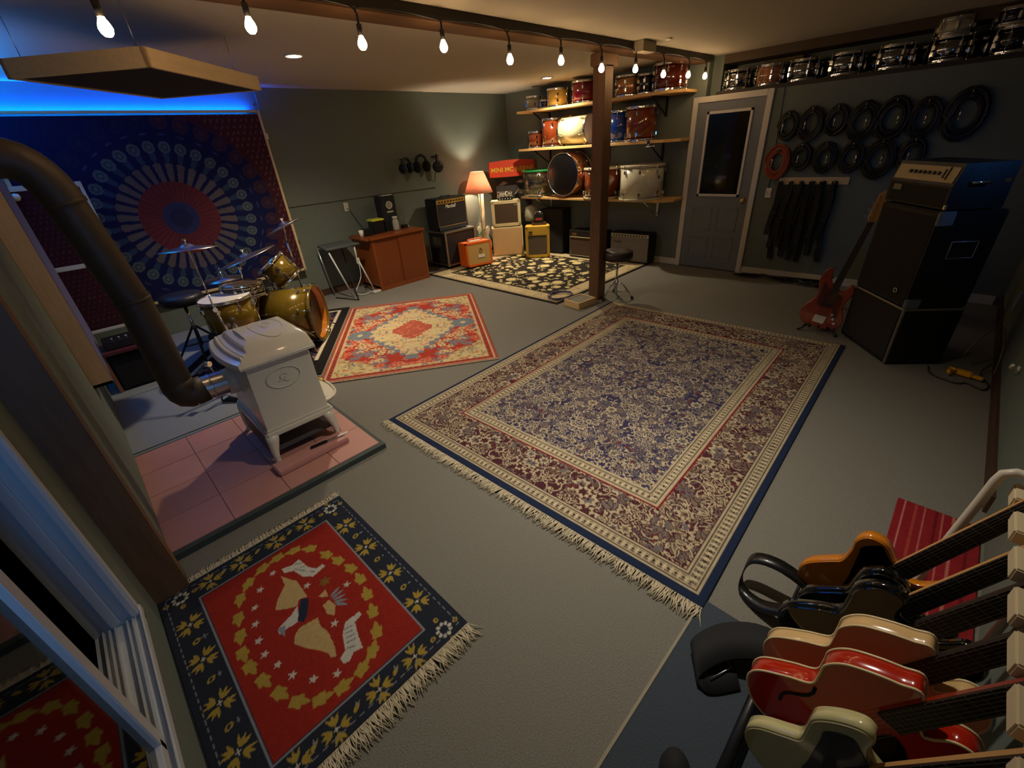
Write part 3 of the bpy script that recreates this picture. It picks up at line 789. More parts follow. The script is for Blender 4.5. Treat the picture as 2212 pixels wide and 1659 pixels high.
# second, smaller hanging on a white stretcher frame standing by the left wall
A = Art(0.47, 1.22, 0.01, srgb(58, 26, 34)); 
for i in range(12):
    for j in range(30): A.ell(i*0.04+(j % 2)*0.02, j*0.042, 0.006, 0.006, 0, srgb(96, 60, 50))
A.mottle(0.1, 3)
t = thing('stretcher_panel', 'narrow maroon cloth panel on a white wooden frame behind the stove pipe', 'panel', (-0.20, 5.60, 0.06))
put('cloth', A.mesh('stretcher_cloth', M_cloth, 0.004, vertical=True), t, (0.01, 0.012, 0.36))
b = MB()
for a, c in (((0, 0, 0.0), (0.028, 0.03, 1.62)), ((0.47, 0, 0.28), (0.495, 0.03, 1.58)), ((0, 0, 1.58), (0.495, 0.03, 1.62)), ((0, 0, 0.33), (0.495, 0.03, 0.36)), ((0.0, 0.0, 0.92), (0.24, 0.012, 0.96))): b.box(a, c, 0.003)
b.build('frame', M_trim, t)
b = MB(Matrix.Translation((-0.145, 5.58, 1.60))); b.lathe([(0, 0.03), (0.025, 0.022), (0.03, 0), (0.02, -0.025), (0, -0.03)], 16)
b.build('frame_knob', M_white, t, (0.20, -5.60, -0.06))

# acoustic panels
def acoustic(name, label, W, H, T, side_mats, loc, rot):
    t = thing(name, label, 'acoustic panel', loc, rot=rot)
    b = MB()
    for a, c in (((0, 0, 0), (W, 0.02, T)), ((0, H-0.02, 0), (W, H, T)), ((0, 0, 0), (0.02, H, T)), ((W-0.02, 0, 0), (W, H, T))): b.box(a, c)
    b.build('wooden_frame', M_pine, t)
    MB().box((0.02, 0.02, 0.006), (W-0.02, H-0.02, T-0.01)).build('fabric', mat('dark_acoustic_cloth', srgb(30, 26, 32), 1.0, noise=0.15, scale=60), t)
    return t
# ceiling cloud: near corner (0.645,3.18), right (1.365,4.00), left (0.12,3.84)
cl = acoustic('ceiling_panel', 'square pine-framed acoustic panel hung flat below the ceiling by thin wires', 1.09, 0.76, 0.085, None, (0.645, 3.17, 2.17), (0, 0, radians(44)))
for x, y in ((0.1, 0.1), (0.99, 0.1), (0.1, 0.73), (0.99, 0.73)):
    MB().cyl((x, y, 0.08), (x, y, 0.30), 0.002, n=6).build('hanging_wire', M_steel, cl)
# panel on the left wall beside the stove pipe
b = MB(); t = thing('wall_panel', 'tall pine-framed acoustic panel fixed to the left wall behind the stove pipe', 'acoustic panel', (XL, 3.70, 0.50))
PL = 1.12
for a, c in (((0, 0, 0), (0.100, 0.02, 1.6)), ((0, PL-0.02, 0), (0.100, PL, 1.6)), ((0, 0, 0), (0.100, PL, 0.02)), ((0, 0, 1.58), (0.100, PL, 1.6))): b.box(a, c)
b.build('wooden_frame', M_pine2, t)
MB().box((0.0, 0.02, 0.02), (0.103, PL-0.02, 1.58)).build('fabric', mat('slate_acoustic_cloth', srgb(96, 94, 128), 1.0, noise=0.08, scale=60), t)
# ------------------------------------------------------------------ hearth and stove
hx0, hx1, hy0, hy1 = XL, 0.965, 2.285, 3.505
hearth = thing('hearth', 'raised hearth of pink tiles with dark painted edge under the white stove', 'hearth', (hx0, hy0, 0))
MB().box((0, 0, 0), (hx1-hx0, hy1-hy0, 0.036)).build('base_board', mat('dark_green_edge', srgb(58, 66, 62), 0.7, noise=0.15), hearth)
M_tile = mat('pink_tile', srgb(182, 128, 114), 0.55, noise=0.12, scale=5)
b = MB()
for i in range(4):
    for j in range(4):
        x0, y0 = 0.0+i*0.30, 0.035+j*0.293
        x1_, y1_ = min(x0+0.2975, hx1-hx0-0.025), y0+0.2905
        b.box((x0, y0, 0.034), (x1_, y1_, 0.040), 0.0015)
b.build('tiles', M_tile, hearth)
t = tag(MB(Matrix.Translation((0.36, 2.475, 0.0401)) @ Matrix.Rotation(radians(2), 4, 'Z')).box((0, 0, 0), (0.455, 0.125, 0.035), 0.006).build('loose_tile_slab', mat('pale_pink_slab', srgb(190, 136, 126), 0.4, noise=0.1)), 'thick pale pink tile slab lying across the hearth in front of the stove feet', 'tile')
t = thing('stove_poker', 'dark metal stove tool with flat bright end lying on the pink slab', 'tool', (0.62, 2.56, 0.083), radians(-6))
MB().box((-0.03, -0.012, -0.007), (0.08, 0.012, 0.007), 0.005).build('grip', M_blkp, t)
MB().box((0.08, -0.010, -0.003), (0.22, 0.010, 0.003), 0.002).build('blade', M_steel, t)

SX0, SX1, SY0, SY1 = 0.425, 0.785, 2.635, 3.23     # firebox
stove = thing('wood_stove', 'small cream enamel wood stove on splayed legs with oval emblems', 'stove', (0.605, 2.93, 0.040))
cxs, cys = 0.605, 2.93
def T(x, y, z): return (x-cxs, y-cys, z-0.040)
b = MB()
# body narrows slightly towards the top
def hexa(x0, x1, y0, y1, z0, X0, X1, Y0, Y1, z1):
    vs = [b.v(T(*p)) for p in ((x0,y0,z0),(x1,y0,z0),(x1,y1,z0),(x0,y1,z0),(X0,Y0,z1),(X1,Y0,z1),(X1,Y1,z1),(X0,Y1,z1))]
    for q in ((0,3,2,1),(4,5,6,7),(0,1,5,4),(1,2,6,5),(2,3,7,6),(3,0,4,7)): b.f([vs[i] for i in q])
hexa(0.415, 0.800, 2.640, 3.225, 0.265, 0.430, 0.790, 2.648, 3.215, 0.705)
b.build('firebox', M_cream, stove)
b = MB(); b.box(T(0.395, 2.620, 0.225), T(0.822, 3.245, 0.268), 0.010); b.box(T(0.405, 2.630, 0.265), T(0.812, 3.235, 0.280), 0.006); b.build('base_moulding', M_cream, stove)
# side emblem: raised oval ring and scroll
b = MB(T_ := Matrix.Translation(T(0.607, 2.6445, 0.573)) @ Matrix.Rotation(radians(-1), 4, 'X'))
P = [(0.098*cos(2*pi*i/40), -0.002, 0.062*sin(2*pi*i/40)) for i in range(40)]
b.tube(P, 0.0042, 6, closed=True)
b.tube([((0.028-0.0016*i)*cos(i*0.45+0.5), -0.002, (0.026-0.0015*i)*sin(i*0.45+0.5)) for i in range(14)], 0.003, 6)
b.tube([(-0.035+0.01*i, -0.002, 0.010*sin(i*0.9)-0.02) for i in range(8)], 0.0025, 6)
b.build('side_emblem', M_cream, stove)
# lid: ogee mouldings at the rear end, arched across
b = MB(); nu, nv = 34, 40
LX0, LX1, LY0, LY1 = 0.398, 0.826, 2.608, 3.262
def lid(u, v):
    s_ = abs(2*v-1)
    if s_ > 0.5: arch = 0.84*(1-((s_-0.5)/0.5)**1.5)
    else: arch = 0.84+0.16*(1-(s_/0.5)**2)
    prof = [(0, 0.0), (0.02, 0.16), (0.085, 0.26), (0.10, 0.40), (0.115, 0.44), (0.13, 0.40), (0.15, 0.46), (0.20, 0.52), (0.215, 0.68), (0.235, 0.76), (0.30, 0.86), (0.31, 0.97), (0.42, 1.0), (0.85, 1.0), (0.94, 0.90), (1.0, 0.62)]
    for (a0, h0), (a1, h1) in zip(prof[:-1], prof[1:]):
        if a0 <= u <= a1: h = h0+(h1-h0)*(u-a0)/(a1-a0); break
    bow = -0.045*(1-s_*s_)*max(0.0, 1-u*2.2)
    hh = min(arch, h) if h < 0.97 else arch
    return T(LX0+bow+(LX1-LX0)*u, LY0+(LY1-LY0)*v, 0.712+0.105*hh)
us = [0, 0.02, 0.05, 0.085, 0.10, 0.115, 0.13, 0.15, 0.175, 0.20, 0.215, 0.235, 0.265, 0.30, 0.31, 0.36, 0.42, 0.5, 0.6, 0.7, 0.8, 0.85, 0.9, 0.94, 0.97, 1.0]
g = [[b.v(lid(u, j/nv)) for j in range(nv+1)] for u in us]
for i in range(len(us)-1):
    for j in range(nv): b.f([g[i][j], g[i+1][j], g[i+1][j+1], g[i][j+1]], us[i] > 0.35)
lo = [[b.v((q[0], q[1], 0.700-0.040)) for q in [lid(u, j/nv) for j in (0, nv)]] for u in us]
for i in range(len(us)-1):
    b.f([g[i][0], lo[i][0], lo[i+1][0], g[i+1][0]]); b.f([g[i][nv], g[i+1][nv], lo[i+1][1], lo[i][1]])
L0 = [b.v((*lid(0, j/nv)[:2], 0.660)) for j in range(nv+1)]; L1 = [b.v((*lid(1, j/nv)[:2], 0.660)) for j in range(nv+1)]
for j in range(nv):
    b.f([g[0][j], g[0][j+1], L0[j+1], L0[j]]); b.f([g[-1][j], L1[j], L1[j+1], g[-1][j+1]]); b.f([L0[j], L0[j+1], L1[j+1], L1[j]])
b.build('lid', M_cream, stove)
b = MB()
P = []
for i in range(44):
    a = 2*pi*i/44; u = 0.64+0.20*cos(a); v = 0.5+0.30*sin(a); q = lid(u, v); P.append((q[0], q[1], q[2]+0.0005))
b.tube(P, 0.0026, 6, closed=True)
P = []
for i in range(26):
    a = i*0.5; u = 0.64+0.08*(1-i/34)*cos(a); v = 0.5+0.13*(1-i/34)*sin(a); q = lid(u, v); P.append((q[0], q[1], q[2]+0.0005))
b.tube(P, 0.0024, 6)
b.build('lid_emblem', M_cream, stove)
for sx, sy in ((-1, -1), (1, -1), (-1, 1), (1, 1)):
    b = MB(); x, y = 0.605+sx*0.178, 2.93+sy*0.275
    secs = [(0.240, 0.034, 0.0), (0.20, 0.030, 0.004), (0.14, 0.021, 0.016), (0.085, 0.014, 0.020), (0.058, 0.014, 0.018), (0.046, 0.019, 0.022), (0.040 if sy > 0 else 0.040, 0.021, 0.024)]
    rings = []
    for z, r, o_ in secs:
        rings.append([b.v(T(x+sx*o_+r*cx_, y+sy*o_+r*cy_, z)) for cx_, cy_ in ((-1,-1),(-0.2,-1.15),(1,-1),(1.15,0),(1,1),(0,1.15),(-1,1),(-1.15,0))])
    for A_, B_ in zip(rings[:-1], rings[1:]):
        for k in range(8): b.f([A_[k], A_[(k+1) % 8], B_[(k+1) % 8], B_[k]], True)
    b.f(rings[-1]); b.f(rings[0][::-1])
    b.build('leg', M_cream, stove)
# ash lip and front doors on the +x face
b = MB(Matrix.Translation(T(0.80, 2.95, 0.265)))
P = [(0.0, -0.22), (0.05, -0.22), (0.10, -0.19), (0.135, -0.12), (0.15, 0), (0.135, 0.12), (0.10, 0.19), (0.05, 0.22), (0.0, 0.22)]
b.prism(catmull(P, 3, False), -0.012, 0.0, 0.003)
b.tube([(x, y, 0.005) for x, y in catmull(P, 3, False)], 0.009, 6)
b.build('ash_lip', M_cream, stove)
b = MB()
b.box(T(0.797, 2.70, 0.30), T(0.812, 2.93, 0.66), 0.006); b.box(T(0.797, 2.935, 0.30), T(0.812, 3.165, 0.66), 0.006)
b.build('front_door', M_cream, stove)
b = MB(); b.tube([T(0.812, 2.90, 0.40), T(0.845, 2.90, 0.395), T(0.875, 2.88, 0.37), T(0.89, 2.84, 0.345)], [0.006, 0.007, 0.010, 0.006], 8)
b.build('door_handle', M_brass, stove)
b = MB(); b.cyl(T(0.43, 2.95, 0.54), T(0.355, 2.95, 0.54), 0.082, n=24); b.cyl(T(0.43, 2.95, 0.54), T(0.415, 2.95, 0.54), 0.095, n=24)
b.build('flue_collar', M_cream, stove)
b = MB(); b.box(T(0.395, 2.72, 0.10), T(0.41, 3.14, 0.23)); b.box(T(0.42, 2.67, 0.10), T(0.80, 3.19, 0.112)); b.build('heat_shield', mat('grey_heat_shield', srgb(96, 94, 92), 0.6, 0.5, noise=0.15), stove)

# stove pipe
pp = thing('stove_pipe', 'fat brown stove pipe rising from the stove and bending into the left wall', 'pipe', (0.13, 2.95, 0.0))
def bend(p0, p1, p2, n=7):
    p0, p1, p2 = map(Vector, (p0, p1, p2)); return [tuple(p0*(1-t)**2+p1*2*t*(1-t)+p2*t*t) for t in [i/n for i in range(n+1)]]
low = Vector((0.140-0.13, 0, 0.54))
path = [(0.118, 0, 0.55)] + bend((0.065, 0, 0.545), (-0.005, 0, 0.53), (0.002, 0, 0.65), 5)
b = MB(); b.tube(path, 0.080, 24, caps=True); b.build('lower_elbow', M_pipe, pp)
b = MB(); b.tube([(0.002, 0, 0.645), (-0.004, 0, 1.16)], 0.079, 24, caps=False); b.tube([(-0.004, 0, 1.13), (-0.065, 0, 1.62)], 0.077, 24, caps=False)
b.tube([(-0.0035, 0, 1.122), (-0.0045, 0, 1.14)], 0.0815, 24)
b.build('pipe_section', M_pipe, pp)
path = bend((-0.062, 0, 1.60), (-0.085, 0, 1.79), (-0.20, 0, 1.80), 7)+[(XL-0.13, 0, 1.80)]
b = MB(); b.tube(path, 0.080, 24, caps=False)
b.tube([(-0.061, 0, 1.595), (-0.0645, 0, 1.615)], 0.083, 24); b.build('upper_elbow', M_pipe, pp)
b = MB(); b.tube([(0.225, 0, 0.545), (0.08, 0, 0.548)], 0.074, 24, caps=False); b.tube([(0.155, 0, 0.5465), (0.145, 0, 0.5468)], 0.078, 24)
b.build('connector', M_galv, pp)
b = MB(); b.cyl((0.05, -0.078, 0.50), (0.05, -0.088, 0.50), 0.006, n=8)
b.build('screw', M_steel, pp)
# ------------------------------------------------------------------ drums
_mc = {}
def cached(key, fn):
    if key not in _mc: _mc[key] = fn()
    return _mc[key]
def m_of(mb, m, name):
    bmesh.ops.recalc_face_normals(mb.bm, faces=list(mb.bm.faces))
    me = bpy.data.meshes.new(name); mb.bm.to_mesh(me); mb.bm.free(); me.materials.append(m); return me
def drum_parts(t, r, h, shell, hoop, head=None, nl=6, lugmat=None, bottom=True, open_ends=False, badge=False, reso=None, double=False, headtop=True, z0=0.012):
    """a drum standing on its lower hoop, axis = local z, base at z=0"""
    lugmat = lugmat or M_chrome; head = head or M_head
    k = (round(r, 3), round(h, 3))
    top, bot = h, 0.0
    def f():
        b = MB(); prof = [(r, z0), (r, h-z0), (r-0.008, h-z0), (r-0.008, z0)]
        b.lathe(prof, 40, close=True); return m_of(b, shell, 'shell')
    put('shell', cached((k, 'sh', shell.name), f), t)
    def f():
        b = MB(); b.lathe([(r+0.003, -0.012), (r+0.012, -0.012), (r+0.013, -0.006), (r+0.011, 0.0), (r+0.013, 0.008), (r+0.012, 0.014), (r+0.003, 0.014)], 40, close=True); return m_of(b, hoop, 'hoop')
    hm = cached((k, 'ho', hoop.name), f)
    put('hoop', hm, t, loc=(0, 0, h-0.012)); put('hoop', hm, t, loc=(0, 0, 0.012))
    def f():
        b = MB(); b.lathe([(0, 0.0), (r*0.98, 0.0), (r+0.003, -0.003), (r+0.003, -0.010)], 40); return m_of(b, head, 'drum_head')
    if headtop: put('drum_head', cached((k, 'hd', head.name), f), t, loc=(0, 0, h-0.006))
    if bottom:
        def f2():
            b = MB(); b.lathe([(0, 0.0), (r*0.98, 0.0), (r+0.003, 0.003), (r+0.003, 0.010)], 40); return m_of(b, reso or head, 'drum_head')
        put('drum_head', cached((k, 'hd2', (reso or head).name), f2), t, loc=(0, 0, 0.006))
    def lugf(which):
        b = MB()
        for s_ in (which,):
            zc = {0: 0.05+min(0.03, h*0.12), 1: h-0.05-min(0.03, h*0.12), 2: h/2}[s_]
            ln = 0.05 if s_ == 2 else 0.042
            b.prism([(r-0.001, -0.013), (r+0.014, -0.013), (r+0.023, 0), (r+0.014, 0.013), (r-0.001, 0.013)], zc-ln/2, zc+ln/2, 0.003)
            ends = {0: [(zc, 0.004)], 1: [(zc, h-0.004)], 2: [(0.004, h-0.004)]}[s_]
            for a, c in ends: b.cyl((r+0.013, 0, a), (r+0.013, 0, c), 0.0035, n=6)
            for c in ([0.0] if s_ == 0 else [h] if s_ == 1 else [0.0, h]):
                b.cyl((r+0.013, 0, c-0.008 if c else -0.004), (r+0.013, 0, c+0.004 if c else 0.008), 0.007, n=6)
                b.box((r+0.004, -0.012, (c-0.012) if c else 0.0), (r+0.019, 0.012, (c-0.003) if c else 0.010), 0.002)
        return m_of(b, lugmat, 'lug')
    for wh in ((0, 1) if h > 0.16 else (2,)):
        lm = cached((k, 'lg', lugmat.name, wh), lambda: lugf(wh))
        for i in range(nl): put('lug', lm, t, rot=(0, 0, 2*pi*(i+0.25)/nl))
    if badge:
        b = MB(Matrix.Rotation(badge if badge is not True else -2.2, 4, 'Z')); b.cyl((r-0.001, 0, h/2), (r+0.002, 0, h/2), 0.02, n=16); b.build('badge', M_steel, t)
def drum(name, label, loc, r, h, shell, hoop=None, cat='drum', group=None, rot=None, **kw):
    t = thing(name, label, cat, loc, rot=rot, group=group)
    drum_parts(t, r, h, shell, hoop or M_chrome, **kw); return t
def lacquer(name, col, noise=0.12, scale=6, stretch=(1, 1, 1), metal=0.0, rough=0.18): return mat(name, col, rough, metal, noise=noise, scale=scale, stretch=stretch, coat=0.8)
D_olive = mat('olive_gold_lacquer', srgb(118, 94, 26), 0.20, 0.25, noise=0.10, scale=60, coat=0.9)
D_yel = lacquer('yellow_swirl_wrap', srgb(214, 168, 74), 0.25, 9, (1, 1, 4))
D_nat = lacquer('grey_natural_wrap', srgb(150, 140, 104), 0.2, 8)
D_red = lacquer('deep_red_wrap', srgb(120, 16, 34)); D_amb = lacquer('amber_lacquer', srgb(106, 42, 14), 0.25, 5, (4, 4, 1))
D_brn = lacquer('red_brown_lacquer', srgb(84, 22, 12), 0.2, 5, (4, 4, 1)); D_blue = lacquer('blue_wrap', srgb(14, 60, 150))
D_cop = mat('copper_shell', (0.66, 0.34, 0.16), 0.2, 0.8, noise=0.1); D_pearl = mat('white_pearl_wrap', srgb(206, 200, 172), 0.28, noise=0.10, scale=12, coat=0.5, stretch=(1, 1, 3))
D_cream = lacquer('cream_wrap', srgb(196, 188, 146), 0.06); D_navy = lacquer('navy_wrap', srgb(24, 22, 40)); D_blk = lacquer('black_wrap', srgb(16, 14, 14))
D_wood = lacquer('pale_wood_shell', srgb(170, 112, 66), 0.15, 5, (4, 4, 1)); D_chr = mat('chrome_shell', (0.40, 0.40, 0.40), 0.10, 1.0)
M_acry = bpy.data.materials.new('clear_acrylic'); M_acry.use_nodes = True
nt = M_acry.node_tree; nt.nodes.remove(nt.nodes['Principled BSDF'])
t_ = nt.nodes.new('ShaderNodeBsdfTransparent'); t_.inputs[0].default_value = (0.72, 0.76, 0.72, 1); g_ = nt.nodes.new('ShaderNodeBsdfGlossy'); g_.inputs['Roughness'].default_value = 0.12
mx = nt.nodes.new('ShaderNodeMixShader'); mx.inputs[0].default_value = 0.16
nt.links.new(t_.outputs[0], mx.inputs[1]); nt.links.new(g_.outputs[0], mx.inputs[2]); nt.links.new(mx.outputs[0], nt.nodes['Material Output'].inputs[0])
H_blk = mat('black_drum_head', srgb(14, 12, 12), 0.3, coat=0.3); H_green = mat('green_hoop', srgb(20, 130, 60), 0.3, coat=0.5)
H_creamhoop = mat('cream_hoop', srgb(196, 186, 150), 0.35)

# three shelves on the right wall
M_shelf = mat('shelf_pine', srgb(214, 170, 104), 0.6, noise=0.15, scale=5, stretch=(8, 1, 8))
for nm, z in (('top', 2.155), ('middle', 1.635), ('bottom', 0.925)):
    t = thing('wall_shelf', nm+' of the three long pine shelves of drums on the right wall', 'shelf', (XR, 4.20, z), group=None)
    b = MB(); b.prism([(-0.44, 1.33), (-0.0, 1.33), (-0.0, -1.36), (-0.30, -1.36), (-0.44, -1.20)], -0.032, 0.0, 0.002); b.build('board', M_shelf, t)
    for y in (1.02, -0.13, -0.98):
        b = MB(); b.tube([(-0.40, y, -0.036), (-0.02, y, -0.24)], 0.010, 6); b.box((-0.40, y-0.012, -0.040), (-0.004, y+0.012, -0.032)); b.box((-0.012, y-0.015, -0.26), (-0.0, y+0.015, -0.032))
        b.build('bracket', M_steel if nm == 'bottom' else M_blkm, t)
def on(z, name, label, y, r, h, shell, **kw):
    cx_ = XR-0.03-r-kw.pop('back', 0.02)
    return drum(name, label, (cx_, y, z), r, h, shell, rot=(0, 0, kw.pop('rz', 0.3*y)), **kw)
z = 2.156
on(z, 'snare_drum', 'small grey-gold tom, leftmost drum on the top shelf', 5.34, 0.125, 0.185, D_nat, back=0.08)
on(z, 'snare_drum', 'tiny dark drum with chrome lugs between the gold tom and the yellow tom', 5.13, 0.07, 0.12, D_blk, back=0.12)
on(z, 'tom_drum', 'yellow swirl tom on the top shelf', 4.89, 0.155, 0.235, D_yel)
on(z, 'tom_drum', 'deep red tom on the top shelf, left of the timber post', 4.40, 0.165, 0.27, D_red)
on(z, 'tom_drum', 'copper coloured tom on the top shelf, just right of the timber post', 3.69, 0.155, 0.24, D_cop)
on(z, 'snare_drum', 'dark navy tom on the top shelf beside the big red-brown drum', 3.405, 0.098, 0.22, D_navy, back=0.1)
on(z, 'floor_tom', 'large red-brown drum at the right end of the top shelf', 3.09, 0.19, 0.285, D_brn, nl=8)
z = 1.636
on(z, 'tom_drum', 'small amber tom at the left end of the middle shelf', 5.37, 0.13, 0.235, D_amb)
on(z, 'floor_tom', 'tall amber floor tom second from left on the middle shelf', 5.00, 0.16, 0.385, D_amb, badge=-2.3)
drum('tom_drum', 'cream drum lying on its side on the middle shelf, left of the post', (XR-0.06-0.185, 4.73, z+0.197), 0.185, 0.50, D_cream, rot=(pi/2, 0, 0), hoop=M_chrome)
on(z, 'tom_drum', 'bright blue drum on the middle shelf, right of the timber post', 3.80, 0.15, 0.38, D_blue)
on(z, 'floor_tom', 'wide amber floor tom near the right end of the middle shelf', 3.44, 0.195, 0.395, D_amb, badge=-2.6)
z = 0.926
acr = on(z, 'bass_drum', 'clear acrylic drum with green top hoop on the bottom shelf', 5.28, 0.25, 0.40, M_acry, headtop=False, bottom=False, back=0.0)
for o in acr.children:
    if o.name.startswith('hoop') and o.location.z > 0.2:
        o.material_slots[0].link = 'OBJECT'; o.material_slots[0].material = H_green; o['label'] = 'green top hoop'
bd = drum('bass_drum', 'black-headed bass drum standing on edge on the bottom shelf', (XR-0.45, 4.62, z+0.325), 0.29, 0.38, D_cop, rot=(0, pi/2, 0), head=H_blk, reso=H_blk, hoop=M_chrome, nl=8)
on(z, 'bass_drum', 'amber drum partly hidden behind the timber post on the bottom shelf', 3.99, 0.26, 0.41, D_amb, hoop=H_creamhoop, nl=8, back=0.0)
wd = on(z, 'bass_drum', 'large white pearl bass drum lying flat at the right end of the bottom shelf', 3.33, 0.285, 0.43, D_pearl, hoop=H_creamhoop, nl=8, back=0.0, badge=-2.55, head=M_head)
for zz in (0.10, 0.28):
    b = MB(Matrix.Rotation(-2.75, 4, 'Z')); b.prism([(0.286, -0.022), (0.292, 0), (0.286, 0.022)], zz-0.02, zz+0.02, 0.002); b.build('badge', M_steel, wd)
# small drum hardware left on the middle shelf edge
t = thing('cymbal_clamp', 'small chrome clamp hanging on the middle shelf edge below the wide amber drum', 'clamp', (XR-0.44, 3.20, 1.618))
b = MB(); b.box((-0.012, -0.02, -0.055), (-0.001, 0.02, 0.02), 0.004); b.cyl((-0.03, 0, -0.03), (0.0, 0, -0.03), 0.009, n=10); b.cyl((-0.008, 0.03, -0.05), (-0.008, -0.09, -0.045), 0.006, n=8); b.build('clamp_body', M_chrome, t)

# snare drums in the recess above the door
specs = [(2.44, D_chr, 'chrome snare drum, nearest the beam', 0), (2.08, D_wood, 'pale wood snare drum, second from the beam', 0), (1.74, D_chr, 'chrome snare drum, third from the beam', 0), (1.36, D_chr, 'bright chrome snare drum, fourth from the beam', 0),
         (0.96, D_chr, 'dull chrome snare drum, fifth from the beam', 0), (0.56, D_chr, 'chrome snare drum below the pale stacked snare', 0), (0.15, D_blk, 'dark snare drum at the far right end', 0)]
for y, s_, lb, _ in specs:
    drum('snare_drum', lb+', on the ledge above the door wall', (XR+0.17, y, ZL+0.001), 0.128, 0.20, s_, nl=8, rot=(0, 0, y*2))
for y, lb in ((2.25, 'between first chrome snare and pale wood snare'), (1.55, 'between the third and fourth bright snares'), (1.165, 'between the fourth and fifth bright snares'), (0.77, 'just left of the stacked pale snare'), (0.355, 'just right of the stacked pale snare')):
    drum('small_drum', 'small black drum '+lb+' on the high ledge', (XR+0.385, y, ZL+0.001), 0.060, 0.17, D_blk, nl=4)
for y, s_, lb in ((0.58, D_cream, 'pale snare drum stacked on a chrome one at the right of the high ledge'), (0.20, D_navy, 'dark snare drum stacked at the far right end of the high ledge')):
    drum('snare_drum', lb, (XR+0.17, y, ZL+0.202), 0.122, 0.13, s_, nl=8)
t = MB(Matrix.Translation((XR+0.40, 2.05, ZL))).box((-0.02, -0.22, 0.0), (0.02, 0.18, 0.27), 0.004).build('ledge_board', mat('brown_ledge_board', srgb(90, 72, 46), 0.7))
tag(t, 'brown board standing behind the pale wood snare on the high ledge', 'board')

# ------------------------------------------------------------------ drum kit
kz = 0.051
H_or = mat('orange_wood_hoop', srgb(190, 112, 30), 0.3, noise=0.1, coat=0.4)
axd = Vector((0.788, -0.616, 0)).normalized()       # bass drum axis, pointing to its front
kick_c = Vector((1.385, 4.70, 0.010+0.292))
kick = thing('bass_drum', 'olive gold bass drum of the kit, front open to its orange wood inside', 'drum', kick_c)
kick.rotation_euler = axd.to_track_quat('Z', 'Y').to_euler()
kr, kh = 0.275, 0.52
b = MB(); b.lathe([(kr, 0.01), (kr, kh-0.02), (kr-0.008, kh-0.02), (kr-0.008, 0.01)], 48, close=True); b.build('shell', D_olive, kick, (0, 0, -kh/2))
b = MB(); b.lathe([(kr-0.009, 0.01), (kr-0.009, kh-0.021), (kr-0.012, kh-0.021), (kr-0.012, 0.01)], 48, close=True); b.build('shell_interior', H_or, kick, (0, 0, -kh/2))
for z_, m_ in ((0.0, D_olive), (kh-0.04, D_olive)):
    b = MB(); b.lathe([(kr+0.001, z_), (kr+0.012, z_), (kr+0.012, z_+0.04), (kr+0.001, z_+0.04)], 48, close=True); b.build('wooden_hoop', m_, kick, (0, 0, -kh/2))
b = MB(); b.lathe([(0, 0.005), (kr+0.003, 0.005)], 48); b.build('batter_head', M_head, kick, (0, 0, -kh/2))
b = MB(); b.cyl((0, 0, kh-0.080), (0, 0, kh-0.076), kr-0.013, n=48); b.build('front_head', mat('smoky_drum_head', srgb(40, 34, 26), 0.3, noise=0.15), kick, (0, 0, -kh/2))
b = MB(); b.cyl((-0.02, 0.13, kh-0.0758), (-0.02, 0.13, kh-0.0745), 0.06, n=28); b.build('port_hole', mat('port_black', srgb(6, 6, 6), 0.9), kick, (0, 0, -kh/2))
def klug(z_, z0, z1, zc_):
    b = MB()
    b.cyl((kr-0.002, 0, z_), (kr+0.022, 0, z_), 0.011, n=12); b.cyl((kr+0.018, 0, z0), (kr+0.018, 0, z1), 0.004, n=6); b.box((kr+0.008, -0.014, zc_), (kr+0.026, 0.014, zc_+0.042), 0.004)
    return m_of(b, M_chrome, 'lug')
for lm in (klug(0.10, 0.02, 0.12, 0.0), klug(kh-0.12, kh-0.13, kh-0.02, kh-0.042)):
    for i in range(8): put('lug', lm, kick, loc=(0, 0, -kh/2), rot=(0, 0, 2*pi*(i+0.5)/8))
side = Vector((axd.y, -axd.x, 0))
inv = kick.rotation_euler.to_matrix().inverted()
def K(p): return inv @ (Vector(p)-kick_c)
for s_ in (-1, 1):
    b = MB(); p0 = kick_c+axd*0.12+side*s_*0.235+Vector((0, 0, -0.12)); p1 = kick_c+axd*0.26+side*s_*0.40+Vector((0, 0, -kick_c.z+0.020))
    if s_ == 1: p1.z = 0.030
    b.tube([K(p0), K(p1)], [0.009, 0.007], 8); b.cyl(K(p0), K(p0+(p1-p0)*0.12), 0.018, n=10); b.build('spur', M_chrome, kick)
b = MB(); c0 = kick_c+Vector((0, 0, kr)); b.tube([K(c0+axd*-0.16), K(c0+axd*0.16)], 0.007, 8); b.box(*(K(c0+axd*0.10)-Vector((0.02, 0.02, 0.02)), K(c0+axd*0.10)+Vector((0.02, 0.02, 0.02))), 0.005); b.build('tom_mount', M_chrome, kick)

ft = drum('floor_tom', 'olive gold floor tom behind the stove lid', (0.795, 4.47, 0.30), 0.205, 0.40, D_olive, nl=8, badge=-2.0)
for a in (0.3, 2.4, 4.5):
    b = MB(); p = (0.235*cos(a), 0.235*sin(a))
    b.tube([(p[0], p[1], 0.22), (p[0], p[1], -0.10), (p[0]*1.10, p[1]*1.10, kz-0.30+0.016)], 0.007, 8)
    b.box((p[0]*0.90-0.018, p[1]*0.90-0.018, 0.15), (p[0]*0.90+0.018, p[1]*0.90+0.018, 0.20), 0.005)
    b.build('leg', M_chrome, ft)
    MB().cyl((p[0]*1.10, p[1]*1.10, kz-0.30+0.001), (p[0]*1.10, p[1]*1.10, kz-0.30+0.03), 0.013, n=10).build('rubber_foot', M_rubber, ft)
tm = thing('rack_tom', 'olive gold rack tom tilted above the kit bass drum', 'drum', (1.50, 4.86, 0.62), rot=(radians(-20), radians(-28), 0.2))
